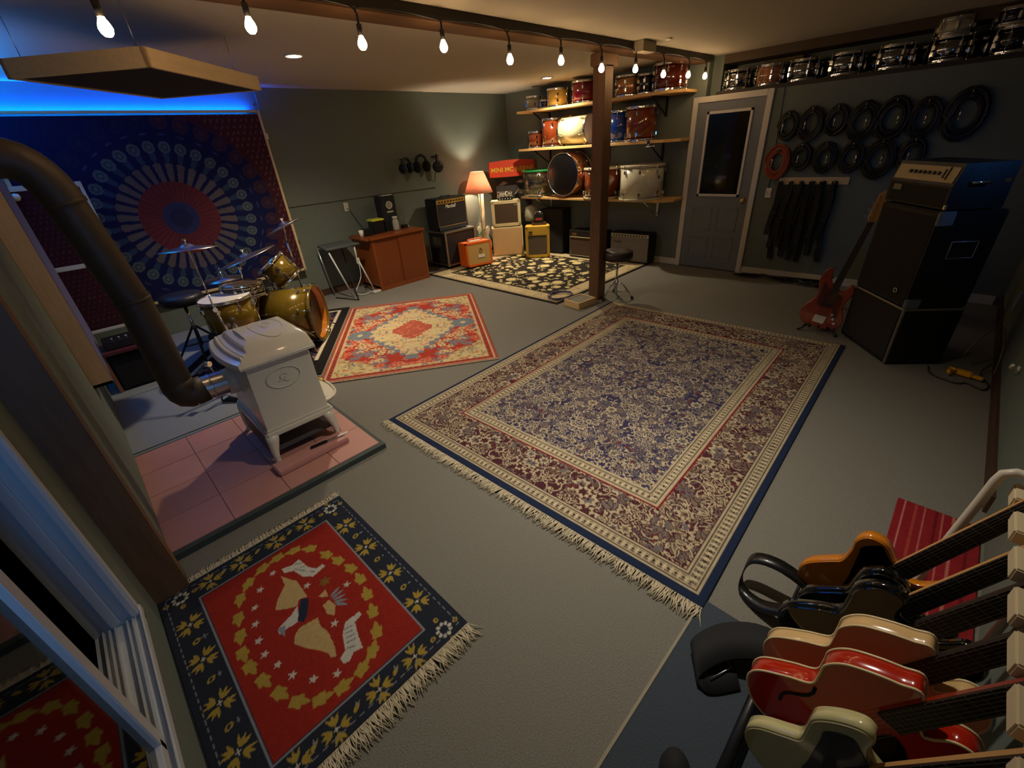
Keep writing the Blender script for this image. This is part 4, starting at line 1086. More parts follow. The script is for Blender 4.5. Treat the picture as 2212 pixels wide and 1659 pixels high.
drum_parts(tm, 0.150, 0.25, D_olive, M_chrome, nl=6)
b = MB(); b.tube([(-0.15, 0, 0.10), (-0.22, 0.0, 0.04), (-0.20, 0, -0.10)], 0.011, 8); b.build('mounting_arm', M_chrome, tm)
b = MB(); b.cyl((0.11, -0.11, 0.13), (0.118, -0.118, 0.13), 0.018, n=12); b.build('badge', M_steel, tm)
sn = drum('snare_drum', 'white-headed snare drum between the floor tom and the rack tom', (0.99, 4.64, 0.615), 0.172, 0.13, D_chr, nl=8, rot=(radians(-4), radians(3), 0))
b = MB()
for a in (0.2, 2.3, 4.4): b.tube([(0.0, 0, -0.20), (0.10*cos(a), 0.10*sin(a), -0.03), (0.19*cos(a), 0.19*sin(a), -0.01)], 0.008, 8)
for a in (0.9, 3.0, 5.1): b.tube([(0, 0, -0.36), (0.12*cos(a), 0.12*sin(a), kz-0.615+0.022)], 0.008, 8)
b.cyl((0, 0, -0.20), (0, 0, -0.50), 0.012, n=10)
b.build('snare_stand', M_chrome, sn)
def cymbal(name, label, loc, r, tilt, foot, arm=None, group=None, legs=True):
    t = thing(name, label, 'cymbal', loc)
    b = MB(Matrix.Rotation(tilt[0], 4, 'X') @ Matrix.Rotation(tilt[1], 4, 'Y'))
    b.lathe([(0.008, 0.028), (0.03, 0.024), (0.05, 0.010), (0.055, 0.006), (r*0.5, -0.001), (r*0.8, -0.010), (r, -0.019), (r, -0.0205), (r*0.8, -0.012), (r*0.5, -0.003), (0.055, 0.004), (0.03, 0.02), (0.008, 0.025)], 48, close=True)
    b.build('cymbal_plate', M_cym, t)
    b = MB(); b.cyl((0, 0, 0.02), (0, 0, 0.055), 0.009, n=10); b.box((-0.018, -0.003, 0.05), (0.018, 0.003, 0.07), 0.003); b.build('wing_nut', M_chrome, t)
    F = Vector(foot)-Vector(loc)
    b = MB()
    j = Vector(arm)-Vector(loc) if arm else Vector((F.x, F.y, F.z+0.75))
    b.tube([(0, 0, 0.0), j], 0.006, 8); b.tube([j, (F.x, F.y, F.z+0.40)], 0.010, 8); b.tube([(F.x, F.y, F.z+0.42), (F.x, F.y, F.z+0.10)], 0.013, 8)
    b.cyl(j-Vector((0.0, 0.018, 0.0)), j+Vector((0.0, 0.018, 0)), 0.018, n=10)
    b.cyl((F.x, F.y, F.z+0.38), (F.x, F.y, F.z+0.42), 0.019, n=12)
    b.build('boom_stand', M_chrome, t)
    for a in (0.5, 2.6, 4.7):
        b = MB(); b.tube([(F.x, F.y, F.z+0.36), (F.x+0.26*cos(a), F.y+0.26*sin(a), F.z+0.014)], 0.007, 8); b.tube([(F.x, F.y, F.z+0.13), (F.x+0.14*cos(a), F.y+0.14*sin(a), F.z+0.18)], 0.005, 6)
        b.cyl((F.x+0.26*cos(a), F.y+0.26*sin(a), F.z+0.001), (F.x+0.26*cos(a), F.y+0.26*sin(a), F.z+0.028), 0.014, n=10)
        b.build('tripod_leg', M_chrome, t)
    return t
cymbal('crash_cymbal', 'upper crash cymbal beside the right edge of the mandala tapestry', (1.66, 5.05, 1.135), 0.21, (radians(-14), radians(-16)), (1.72, 5.25, 0.041-0.03), (1.70, 5.22, 0.95))
cymbal('ride_cymbal', 'wide tilted cymbal catching blue light above the snare drum', (1.12, 4.72, 0.955), 0.29, (radians(-10), radians(-14)), (1.10, 5.12, kz), (1.13, 5.08, 0.80))
cymbal('ride_cymbal', 'dark cymbal nearest the left wall, on the long chrome boom stand', (0.66, 4.34, 1.165), 0.21, (radians(-5), radians(2)), (0.66, 4.02, 0.041), (0.62, 4.02, 0.72))
t = thing('hi_hat', 'pair of hi-hat cymbals at the back left of the kit', 'cymbal', (0.98, 5.22, 0.70))
for k, s_ in ((0, 1), (1, -1)):
    b = MB(Matrix.Scale(s_, 4, (0, 0, 1))); b.lathe([(0.008, 0.03), (0.03, 0.026), (0.05, 0.012), (0.18, 0.002), (0.18, 0.0005), (0.05, 0.010), (0.03, 0.023), (0.008, 0.027)], 40, close=True); b.build('cymbal_plate', M_cym, t)
b = MB(); b.cyl((0, 0, 0.12), (0, 0, -0.30), 0.004, n=8); b.cyl((0, 0, -0.30), (0, 0, kz-0.70+0.04), 0.012, n=10)
for a in (0.5, 2.6, 4.7): b.tube([(0, 0, -0.40), (0.20*cos(a), 0.20*sin(a), kz-0.70+0.012)], 0.007, 8)
b.box((-0.04, -0.24, kz-0.70+0.001), (0.04, 0.02, kz-0.70+0.02), 0.005)
b.build('hi_hat_stand', M_chrome, t)
t = thing('drum_throne', 'round black drum stool lit blue behind the floor tom', 'stool', (0.55, 4.98, 0.042))
b = MB(); b.lathe([(0, 0.57), (0.16, 0.57), (0.175, 0.59), (0.178, 0.63), (0.165, 0.655), (0.08, 0.665), (0, 0.667)], 32); b.build('seat', mat('black_vinyl', srgb(30, 30, 34), 0.45, noise=0.1, bump=0.2), t)
MB().cyl((0, 0, 0.15), (0, 0, 0.57), 0.016, n=12).build('post', M_chrome, t)
for a in (0.3, 2.4, 4.5):
    b = MB(); b.tube([(0, 0, 0.36), (0.27*cos(a), 0.27*sin(a), 0.016)], 0.011, 8); b.tube([(0, 0, 0.17), (0.17*cos(a), 0.17*sin(a), 0.14)], 0.007, 6); b.cyl((0.27*cos(a), 0.27*sin(a), 0.0005), (0.27*cos(a), 0.27*sin(a), 0.035), 0.018, n=10); b.build('leg', M_blkp, t)
t = thing('kick_pedal', 'bass drum pedal with footboard on the grey platform beside the stove collar', 'pedal', (0.50, 3.76, 0.041), radians(35))
b = MB(); b.box((-0.04, -0.14, 0), (0.04, 0.14, 0.008), 0.003); b.build('base_plate', M_blkp, t)
b = MB(Matrix.Rotation(radians(14), 4, 'X')); b.box((-0.035, -0.12, 0.036), (0.035, 0.13, 0.046), 0.003); b.build('footboard', M_steel, t)
b = MB(); b.tube([(-0.05, 0.12, 0.0), (-0.05, 0.12, 0.20), (0.05, 0.12, 0.20), (0.05, 0.12, 0.0)], 0.008, 8); b.tube([(0, 0.12, 0.2), (0, 0.16, 0.32)], 0.005, 6); b.cyl((0, 0.14, 0.32), (0, 0.19, 0.32), 0.022, n=12); b.build('pedal_frame', M_chrome, t)
t = thing('gig_bag', 'tall narrow black case standing beside the floor tom', 'case', (0.545, 4.30, 0.041), radians(15), rot=(radians(-4), radians(6), 0.2))
MB().box((-0.03, -0.045, 0.0), (0.03, 0.045, 0.42), 0.015).build('case_body', M_blkm, t)
# equipment by the left wall behind the pipe
t = thing('side_bench', 'dark red painted bench with a pale wooden leg behind the stove pipe', 'bench', (0.02, 4.95, 0.041))
b = MB(); b.box((-0.20, -0.17, 0.33), (0.20, 0.17, 0.36), 0.006); b.build('bench_top', mat('dark_red_paint', srgb(92, 34, 36), 0.6), t)
for x, y in ((-0.18, -0.15), (0.18, -0.15), (-0.18, 0.15), (0.18, 0.15)): MB().box((x-0.012, y-0.012, 0.0), (x+0.012, y+0.012, 0.33)).build('leg', mat('worn_pine_leg', srgb(150, 96, 60), 0.7), t)
t = thing('mixer_unit', 'small black electronic unit with knobs on the dark red bench', 'mixer', (0.02, 4.93, 0.402))
MB().box((-0.14, -0.10, 0), (0.14, 0.12, 0.07), 0.008).build('unit_body', M_blkp, t)
for k in range(4): MB().cyl((-0.07+k*0.05, -0.04, 0.07), (-0.07+k*0.05, -0.04, 0.09), 0.010, n=10).build('knob', M_chrome, t)
t = tag(MB(Matrix.Translation((0.0, 4.93, 0.042))).box((-0.15, -0.13, 0), (0.15, 0.13, 0.30), 0.02).build('speaker_box', M_blkm), 'black box standing under the dark red bench', 'box')
# ------------------------------------------------------------------ lights one can see
M_bulb = mat('glowing_bulb', (1, 0.7, 0.4), 0.3, emit=(1.0, 0.66, 0.34), estr=66.0)
M_sock = mat('bulb_socket', srgb(20, 16, 14), 0.5)
BX = [0.44, 1.0, 1.57, 2.14, 2.73, 3.31, 3.87, 4.43, 4.98, 5.54, 5.97]
BZ = [2.215, 2.27, 2.245, 2.27, 2.235, 2.26, 2.235, 2.255, 2.235, 2.25, 2.255]
BY = 2.655
cord_pts = []
lights_ = thing('string_lights', 'string of small warm glowing bulbs on black cord along the brown ceiling beam', 'string lights', (0, BY, 0))
b = MB(); b.lathe([(0, -0.030), (0.012, -0.028), (0.021, -0.018), (0.025, -0.003), (0.021, 0.012), (0.013, 0.028), (0.010, 0.036), (0, 0.036)], 20); gm = m_of(b, M_bulb, 'bulb')
b = MB(); b.cyl((0, 0, 0.034), (0, 0, 0.085), 0.014, n=14); b.cyl((0, 0, 0.085), (0, 0, 0.132), 0.006, n=8); sm = m_of(b, M_sock, 'socket')
for x, z_ in zip(BX, BZ):
    g_o = put('bulb', gm, lights_, loc=(x, 0, z_)); put('socket', sm, g_o)
    cord_pts += [(x-0.28, 0.022, 2.420), (x-0.03, 0.020, 2.408), (x, 0.004, min(z_+0.13, 2.40)), (x+0.03, 0.020, 2.408)]
MB().tube(catmull(cord_pts+[(XR-0.02, 0.017, 2.42)], 3, False), 0.0055, 6).build('cord', M_sock, lights_)
M_lampglow = mat('recessed_lamp_glow', (1, 0.9, 0.7), 0.4, emit=(1.0, 0.86, 0.60), estr=60.0)
for i, (x, y) in enumerate(RECESSED):
    lb = ['round recessed ceiling light left of the beam near the mandala', 'round recessed ceiling light above the drum shelves', 'round recessed ceiling light above the big rug', 'round recessed ceiling light above the crest rug'][i]
    t = thing('recessed_light', lb, 'ceiling light', (x, y, ZC))
    b = MB(); b.lathe([(0.058, -0.001), (0.085, -0.001), (0.084, -0.006), (0.060, -0.008)], 28, close=True); b.build('trim_ring', M_trim, t)
    b = MB(); b.lathe([(0, -0.004), (0.058, -0.004)], 24); b.build('lens', M_lampglow, t)

# ------------------------------------------------------------------ back wall group
M_chy = mat('cherry_wood', srgb(132, 66, 22), 0.38, noise=0.22, scale=5, stretch=(8, 8, 0.8), coat=0.2)
M_chy2 = mat('cherry_wood_front', srgb(120, 58, 20), 0.42, noise=0.18, scale=5, stretch=(8, 8, 0.8), coat=0.1)
t = thing('wooden_cabinet', 'reddish wooden cabinet with two sliding doors against the back wall', 'cabinet', (3.32, 5.90, 0))
b = MB(); b.box((-0.42, -0.26, 0.03), (-0.40, 0.26, 0.70)); b.box((0.40, -0.26, 0.03), (0.42, 0.26, 0.70)); b.box((-0.42, -0.26, 0.03), (0.42, 0.26, 0.06)); b.box((-0.40, 0.24, 0.03), (0.40, 0.26, 0.70)); b.box((-0.42, -0.275, 0.0), (0.42, -0.26, 0.06)); b.box((-0.42, -0.26, 0), (-0.39, 0.26, 0.03)); b.box((0.39, -0.26, 0), (0.42, 0.26, 0.03)); b.box((-0.42, -0.275, 0.06), (-0.385, -0.26, 0.70)); b.box((0.39, -0.275, 0.06), (0.42, -0.26, 0.70))
b.build('carcass', M_chy, t)
b = MB(); b.box((-0.445, -0.30, 0.70), (0.44, 0.27, 0.735), 0.006); b.box((-0.50, -0.27, 0.70), (-0.445, 0.22, 0.728), 0.005); b.build('top', M_chy, t)
MB().box((-0.385, -0.262, 0.06), (0.02, -0.248, 0.70), 0.003).build('sliding_door', M_chy2, t)
MB().box((-0.01, -0.274, 0.06), (0.39, -0.262, 0.70), 0.003).build('sliding_door', M_chy2, t)
ct = 0.7355
def obj1(name, b, m, label, cat, **k): return tag(b.build(name, m), label, cat, **k)
t = thing('paper_cup', 'small white cup at the left end of the wooden cabinet', 'cup', (2.90, 5.86, ct-0.007))
b = MB(); b.lathe([(0, 0), (0.026, 0), (0.034, 0.09), (0.031, 0.09), (0.024, 0.006), (0, 0.006)], 20); b.build('cup_body', M_white, t)
t = thing('black_device', 'low black box on the wooden cabinet beside the white cup', 'box', (3.00, 5.86, ct))
MB().box((-0.06, -0.06, 0), (0.06, 0.08, 0.09), 0.008).build('casing', M_blkp, t)
t = thing('storage_box', 'black box with bright yellow lid on the wooden cabinet', 'box', (3.18, 5.92, ct))
MB().box((-0.085, -0.08, 0), (0.085, 0.08, 0.165), 0.008).build('box_body', M_blkp, t); MB().box((-0.092, -0.086, 0.165), (0.092, 0.086, 0.19), 0.006).build('lid', mat('yellow_lid', srgb(206, 206, 60), 0.4), t)
M_pap = mat('printed_pale_logo', srgb(190, 186, 160), 0.6)
t = thing('black_shipping_box', 'tall black box with round pale logo standing on the wooden cabinet', 'box', (3.42, 5.97, ct))
MB().box((-0.115, -0.07, 0), (0.115, 0.10, 0.46), 0.004).build('box_body', M_blkm, t)
b = MB(); b.box((-0.05, -0.02, 0.462), (0.10, 0.08, 0.466)); b.box((-0.06, -0.04, 0.46), (0.10, -0.02, 0.475), 0.003); b.build('open_flap', M_trim, t)
b = MB(Matrix.Translation((0.01, -0.0705, 0.34)) @ FRONT); b.cyl((0, 0, 0), (0, 0, 0.002), 0.052, n=28); b.box((-0.05, -0.098, 0), (0.05, -0.078, 0.002)); b.build('logo', M_pap, t)
b = MB(Matrix.Translation((0.01, -0.0728, 0.34)) @ FRONT); b.tube([(0.030*cos(a), 0.034*sin(a), 0) for a in [2*pi*i/20 for i in range(20)]], 0.003, 5, closed=True); b.tube([(0.012*cos(a), 0.02*sin(a), 0) for a in [2*pi*i/14 for i in range(14)]], 0.003, 5, closed=True); b.build('logo_drawing', M_blkm, t)
t = thing('glass_jar', 'clear jar with lid in front of the tall black box', 'jar', (3.44, 5.83, ct))
b = MB(); b.lathe([(0, 0), (0.040, 0.0), (0.045, 0.02), (0.045, 0.12), (0.034, 0.15), (0.034, 0.165)], 24); b.build('jar_body', mat('cloudy_glass', srgb(170, 168, 150), 0.1, coat=0.4, noise=0.25, scale=30), t)
b = MB(); b.cyl((0, 0, 0.16), (0, 0, 0.19), 0.036, n=20); b.build('lid', M_pap, t)
t = thing('desk_gadget', 'small black wedge with silver rod on the wooden cabinet right of the jar', 'gadget', (3.62, 5.90, ct))
MB().prism([(-0.04, -0.03), (0.04, -0.03), (0.04, 0.03), (-0.04, 0.03)], 0, 0.05, 0.006).build('gadget_body', M_blkp, t)
b = MB(); b.tube([(0, 0, 0.05), (-0.02, 0.02, 0.14), (0.0, 0.02, 0.17)], 0.004, 6); b.cyl((0.06, -0.01, 0.0), (0.06, -0.01, 0.03), 0.012, n=10); b.build('rod', M_steel, t)
# headphones on wall hooks
def headphones(x, z_, s, ry, m, label):
    t = thing('headphones', label, 'headphones', (x, YB-0.022, z_), rot=(0, 0, ry))
    b = MB(); b.cyl((0, 0.0, 0.06*s), (0, -0.12, 0.065*s), 0.006, n=8); b.build('wall_hook', M_blkm, t)
    b = MB(); b.tube([(0.085*s*cos(a), -0.095, -0.005+0.075*s*sin(a)) for a in [pi*i/14 for i in range(15)]], [0.015*s]*15, 8); b.build('headband', m, t)
    for sx in (-1, 1):
        b = MB(Matrix.Translation((sx*0.080*s, -0.095, -0.045*s)) @ Matrix.Rotation(pi/2, 4, 'Y'))
        b.lathe([(0, -0.022), (0.044*s, -0.028), (0.060*s, -0.012), (0.060*s, 0.012), (0.044*s, 0.028), (0, 0.022)], 20); b.build('ear_cup', m, t)
    return t
headphones(3.91, 1.56, 1.15, 0.4, M_blkp, 'black headphones on a wall hook, leftmost of three pairs')
headphones(4.20, 1.57, 1.3, 0.2, M_blkm, 'black headphones with silver trim on a wall hook, middle of three pairs')
t = headphones(4.47, 1.55, 1.35, 0.9, M_blkp, 'grey-rimmed headphones on a wall hook, rightmost of three pairs')
b = MB(Matrix.Translation((0.10, -0.10, -0.05)) @ Matrix.Rotation(pi/2, 4, 'Y')); b.tube([(0.060*cos(a), 0.060*sin(a), 0.03) for a in [2*pi*i/24 for i in range(24)]], 0.006, 6, closed=True); b.build('rim', M_steel, t)
b = MB(); b.tube(catmull([(-0.06, -0.06, -0.08), (-0.05, -0.03, -0.20), (0.03, -0.02, -0.26), (0.05, -0.02, -0.18)], 5, False), 0.004, 6); b.build('cable', M_blkp, t)

# folding table with crossed white legs, left of the cabinet
t = thing('folding_table', 'small grey-topped folding table with white leg tubes and hanging white cable', 'table', (2.50, 5.92, 0))
b = MB(); b.prism([(-0.20, -0.20), (0.27, -0.20), (0.24, 0.22), (-0.14, 0.22)], 0.665, 0.695, 0.008); b.build('table_top', mat('grey_green_top', srgb(76, 82, 78), 0.6, noise=0.1), t)
M_wt = mat('white_tube', srgb(206, 206, 196), 0.4)
b = MB(); b.tube([(-0.165, -0.18, 0.64), (0.00, -0.22, 0.012)], 0.011, 8); b.build('leg', M_wt, t)
b = MB(); b.tube([(0.20, -0.17, 0.66), (0.20, -0.17, 0.46)], 0.011, 8); b.tube([(0.20, -0.18, 0.50), (0.32, -0.23, 0.03)], 0.011, 8); b.box((0.185, -0.195, 0.42), (0.225, -0.155, 0.50), 0.006); b.build('leg', M_wt, t)
b = MB(); b.tube([(-0.16, 0.18, 0.66), (-0.10, 0.16, 0.012)], 0.009, 8); b.build('leg', M_steel, t)
b = MB(); b.tube([(0.17, 0.18, 0.66), (-0.02, -0.40, 0.012)], 0.007, 8); b.tube([(-0.02, -0.40, 0.012), (-0.16, 0.0, 0.012)], 0.007, 8); b.build('leg', M_blkm, t)
MB().box((0.27, -0.31, 0.003), (0.385, -0.26, 0.035), 0.006).build('foot', M_wt, t)
b = MB(); b.tube(catmull([(0.20, -0.19, 0.42), (0.18, -0.20, 0.25), (0.06, -0.20, 0.06), (0.16, -0.24, 0.012), (0.26, -0.22, 0.02), (0.33, -0.25, 0.03)], 5, False), 0.006, 6); b.build('cable', M_wt, t)

# ------------------------------------------------------------------ amplifiers
def amp(name, label, loc, rz, W, Dp, H, tolex, grille, cat='amplifier', panel=None, panelh=0.06, knobs=0, knobm=None, margin=0.03, logo=None, logom=None, handle=True, handlem=None, top_edge=None, tilt=0.0, corners=None, band=None, piping=None, paneltop=False, bev=0.012, lower=0.0):
    """front faces local -y; base at z=0"""
    t = thing(name, label, cat, loc, rz, rot=(tilt, 0, rz))
    w = W/2
    b = MB(); b.box((-w, -Dp/2+0.012, 0.012), (w, Dp/2, H), bev)
    fr = 0.022
    gz0, gz1 = margin+0.012+lower, H-margin-(panelh if panel else 0)
    for a, c in (((-w, -Dp/2, 0.012), (-w+margin, -Dp/2+0.014, H)), ((w-margin, -Dp/2, 0.012), (w, -Dp/2+0.014, H)), ((-w, -Dp/2, 0.012), (w, -Dp/2+0.014, gz0)), ((-w, -Dp/2, H-margin), (w, -Dp/2+0.014, H))): b.box(a, c, 0.004)
    b.build('cabinet_shell', tolex, t)
    MB().box((-w+margin-0.002, -Dp/2+0.004, gz0), (w-margin+0.002, -Dp/2+0.013, gz1)).build('grille_cloth', grille, t)
    if panel:
        pb = MB().box((-w+margin, -Dp/2+0.001, gz1+0.003), (w-margin, -Dp/2+0.013, H-margin+0.002)).build('control_panel', panel, t)
        for k in range(knobs):
            x = -w+margin+0.05+(W-2*margin-0.10)*k/max(1, knobs-1); zc = (gz1+H-margin)/2
            MB().cyl((x, -Dp/2+0.002, zc), (x, -Dp/2-0.012, zc), min(0.011, panelh*0.25), n=12).build('knob', knobm or M_blkp, t)
    if piping:
        b = MB(); P = [(-w+margin, -Dp/2, gz0), (w-margin, -Dp/2, gz0), (w-margin, -Dp/2, gz1), (-w+margin, -Dp/2, gz1)]
        b.tube(P, 0.004, 6, closed=True); b.build('piping', piping, t)
    if logo:
        txt, sz, lx, lz, sh, wd = logo
        text_mesh('logo', txt, sz, logom or M_trim, t, Matrix.Translation((lx, -Dp/2+0.002, lz)) @ FRONT, 0.002, sh, wd)
    if handle:
        b = MB(); b.tube([(-0.10, 0, H), (-0.085, 0, H+0.022), (0.085, 0, H+0.022), (0.10, 0, H)], 0.009, 8); b.build('handle', handlem or M_blkp, t)
    if corners:
        for sx in (-1, 1):
            for sy in (-1, 1):
                for sz_ in (0, 1):
                    x0, y0, z0_ = sx*w, sy*Dp/2, (H if sz_ else 0.012)
                    b = MB(); b.box((min(x0, x0-sx*0.03)-0.002*(sx < 0), min(y0, y0-sy*0.03)-0.002, z0_-0.03 if sz_ else z0_-0.001), (max(x0, x0-sx*0.03)+0.002*(sx > 0), max(y0, y0-sy*0.03)+0.002, z0_+0.002 if sz_ else z0_+0.03), 0.006)
                    b.build('corner_guard', corners, t)
    for sx in (-1, 1):
        for sy in (-1, 1): MB().cyl((sx*(w-0.04), sy*(Dp/2-0.04), 0.0), (sx*(w-0.04), sy*(Dp/2-0.04), 0.014), 0.014, n=10).build('rubber_foot', M_rubber, t)
    return t
M_gold = mat('brushed_gold_panel', srgb(190, 150, 70), 0.35, 0.5, noise=0.1)
# flight case with black combo on top
t = thing('flight_case', 'black rack case with aluminium edges below the black gold-panelled amplifier', 'case', (4.50, 5.94, 0.0))
W2, D2, Hc = 0.30, 0.23, 0.585
MB().box((-W2, -D2+0.006, 0.06), (W2, D2, Hc-0.004)).build('case_panel', M_blk, t)
b = MB()
for x in (-W2, W2):
    for y in (-D2, D2): b.box((x-0.016, y-0.012, 0.05), (x+0.016, y+0.016, Hc), 0.004)
for z_ in (0.06, Hc-0.022):
    b.box((-W2-0.014, -D2-0.010, z_-0.006), (W2+0.014, -D2+0.012, z_+0.020), 0.004)
    for x in (-W2, W2): b.box((x-0.014, -D2, z_-0.006), (x+0.014, D2, z_+0.020), 0.004)
b.box((-W2-0.016, -D2-0.014, Hc-0.01), (W2+0.016, D2+0.012, Hc), 0.003)
b.build('edge_trim', M_steel, t)
b = MB(); b.box((-W2-0.012, -0.11, 0.36), (-W2-0.001, 0.11, 0.50), 0.006); b.build('side_handle', M_galv, t)
MB().box((-W2-0.008, -0.17, 0.12), (-W2-0.001, 0.17, 0.54), 0.004).build('side_panel', M_blkm, t)
for x in (-0.25, 0.25):
    for y in (-0.17, 0.17):
        b = MB(); b.cyl((x-0.012, y, 0.028), (x+0.012, y, 0.028), 0.0275, n=16); b.box((x-0.018, y-0.018, 0.03), (x+0.018, y+0.018, 0.06)); b.build('caster', M_rubber, t)
amp('guitar_amplifier', 'black combo amplifier with gold control panel and white script logo on the flight case', (4.46, 5.94, 0.586), 0, 0.60, 0.28, 0.475, M_blk, M_fabk, panel=M_gold, panelh=0.055, knobs=9, margin=0.022, logo=('Marshall', 0.075, -0.02, 0.352, 0.35, 0.21), logom=M_white, lower=0.035, piping=M_gold)
M_orange = mat('orange_tolex', srgb(222, 98, 16), 0.5, noise=0.06, scale=200, bump=0.15)
M_oranc = mat('tan_basket_grille', srgb(188, 150, 84), 0.9, noise=0.12, scale=200)
a_ = amp('guitar_amplifier', 'bright orange amplifier with tan grille at the corner of the floral rug', (4.62, 5.515, 0.009), radians(-12), 0.47, 0.27, 0.385, M_orange, M_oranc, margin=0.035, logo=('ORANGE', 0.028, 0.03, 0.16, 0, 0.085), logom=M_blkm, handle=False, tilt=radians(-3), corners=None)
b = MB(); b.box((-0.03, -0.137, 0.135), (0.095, -0.132, 0.185), 0.002); b.build('logo_plate', M_white, a_)
b = MB(Matrix.Translation((0.03, -0.134, 0.245)) @ FRONT); b.tube([(0.026*cos(a), 0.036*sin(a), 0) for a in [2*pi*i/20 for i in range(20)]], 0.0022, 5, closed=True); b.tube([(-0.016, -0.01, 0), (0, 0.024, 0), (0.016, -0.01, 0)], 0.002, 5); b.build('crest', M_blkm, a_)
b = MB(); b.box((-0.11, -0.05, 0.384), (0.11, 0.05, 0.398), 0.006); b.build('top_panel', M_white, a_)
b = MB(); b.tube([(-0.14, 0, 0.39), (-0.11, 0, 0.42), (0.11, 0, 0.42), (0.14, 0, 0.39)], 0.010, 8); b.build('handle', M_orange, a_)
for z_ in (0.010, 0.362): MB().box((-0.238, -0.142, z_), (-0.212, -0.112, z_+0.025), 0.004).build('corner_guard', M_blkp, a_)

# floor lamp
M_shade = bpy.data.materials.new('pink_lampshade'); M_shade.use_nodes = True; nt = M_shade.node_tree
nt.nodes.remove(nt.nodes['Principled BSDF'])
d_ = nt.nodes.new('ShaderNodeBsdfDiffuse'); d_.inputs[0].default_value = (*srgb(236, 190, 160), 1); tl = nt.nodes.new('ShaderNodeBsdfTranslucent'); tl.inputs[0].default_value = (*srgb(242, 192, 164), 1)
mx = nt.nodes.new('ShaderNodeMixShader'); mx.inputs[0].default_value = 0.26; nt.links.new(d_.outputs[0], mx.inputs[1]); nt.links.new(tl.outputs[0], mx.inputs[2]); nt.links.new(mx.outputs[0], nt.nodes['Material Output'].inputs[0])
LX, LY = 5.16, 5.92
t = thing('floor_lamp', 'floor lamp with glowing pink cone shade and thin brass pole in the corner', 'lamp', (LX, LY, 0.0))
b = MB(); b.lathe([(0, 0), (0.13, 0), (0.13, 0.012), (0.04, 0.03), (0.012, 0.04), (0, 0.04)], 28); b.build('base', M_brass, t)
MB().cyl((0, 0, 0.03), (0, 0, 1.14), 0.010, n=10).build('pole', mat('aged_brass', (0.60, 0.48, 0.26), 0.35, 0.9), t)
b = MB(); b.lathe([(0.238, 1.045), (0.108, 1.365), (0.106, 1.365), (0.236, 1.045)], 40, close=True); b.build('lamp_shade', M_shade, t)
b = MB(); b.lathe([(0, 1.20), (0.022, 1.205), (0.031, 1.235), (0.022, 1.262), (0, 1.27)], 16); b.build('bulb', mat('lamp_bulb', (1, 0.8, 0.5), 0.3, emit=(1.0, 0.84, 0.64), estr=1150.0), t)
b = MB(); b.cyl((0, 0, 1.13), (0, 0, 1.20), 0.016, n=10)
for a in (0, 2*pi/3, 4*pi/3): b.tube([(0, 0, 1.345), (0.107*cos(a), 0.107*sin(a), 1.355)], 0.002, 5)
b.tube([(0.0, 0.034, 1.15), (0, 0.045, 1.25), (0, 0, 1.34)], 0.002, 5); b.build('lamp_fitting', M_brass, t)
tag(MB(Matrix.Translation((5.28, 6.10, 0.40))).box((-0.02, -0.012, 0), (0.02, 0.012, 0.13), 0.004).build('power_adapter', M_white), 'white strip socket low in the corner behind the lamp pole', 'outlet')

# things in the corner behind
M_oc = mat('orange_red_vinyl', srgb(196, 58, 18), 0.45, noise=0.05)
ang = math.atan2(-0.42, 0.62)
t = thing('orange_sign', 'orange sign with yellow capital letters in the corner above the cream amplifier', 'sign', (5.86, 5.80, 1.235), rot=(radians(-4), 0, ang))
b = MB(FRONT); b.prism(catmull([(-0.40, 0.02), (-0.40, 0.20), (-0.36, 0.235), (0.0, 0.255), (0.36, 0.235), (0.40, 0.20), (0.40, 0.02), (0.36, 0.0), (0, -0.005), (-0.36, 0.0)], 3), 0, 0.05, 0.008); b.build('sign_board', M_oc, t)
text_mesh('lettering', 'MINI MC NERNE', 0.10, mat('yellow_letters', srgb(216, 186, 40), 0.5), t, Matrix.Translation((0.0, -0.052, 0.105)) @ FRONT, 0.003, 0, 0.74)
t = thing('poster_board', 'dark board with grey and white abstract shapes standing in the corner under the orange sign', 'picture', (5.92, 5.86, 0.60), rot=(radians(-3), 0, ang))
b = MB(); b.box((-0.30, -0.012, 0.0), (0.32, 0.0, 0.62), 0.003); b.M = FRONT; b.mi = 1
for P in (((-0.28, 0.30), (-0.20, 0.38), (-0.10, 0.34), (-0.02, 0.38), (-0.06, 0.20), (-0.10, 0.30), (-0.18, 0.30)), ((0.02, 0.34), (0.10, 0.42), (0.20, 0.40), (0.28, 0.22), (0.20, 0.32), (0.10, 0.36)), ((-0.26, 0.50), (-0.16, 0.56), (-0.08, 0.53), (-0.18, 0.49)), ((0.06, 0.53), (0.14, 0.57), (0.24, 0.53), (0.14, 0.51))): b.prism(P, 0.0118, 0.0135)
b.build('board', [mat('charcoal_print', srgb(58, 54, 50), 0.8, noise=0.2), mat('grey_print', srgb(166, 160, 140), 0.8)], t)
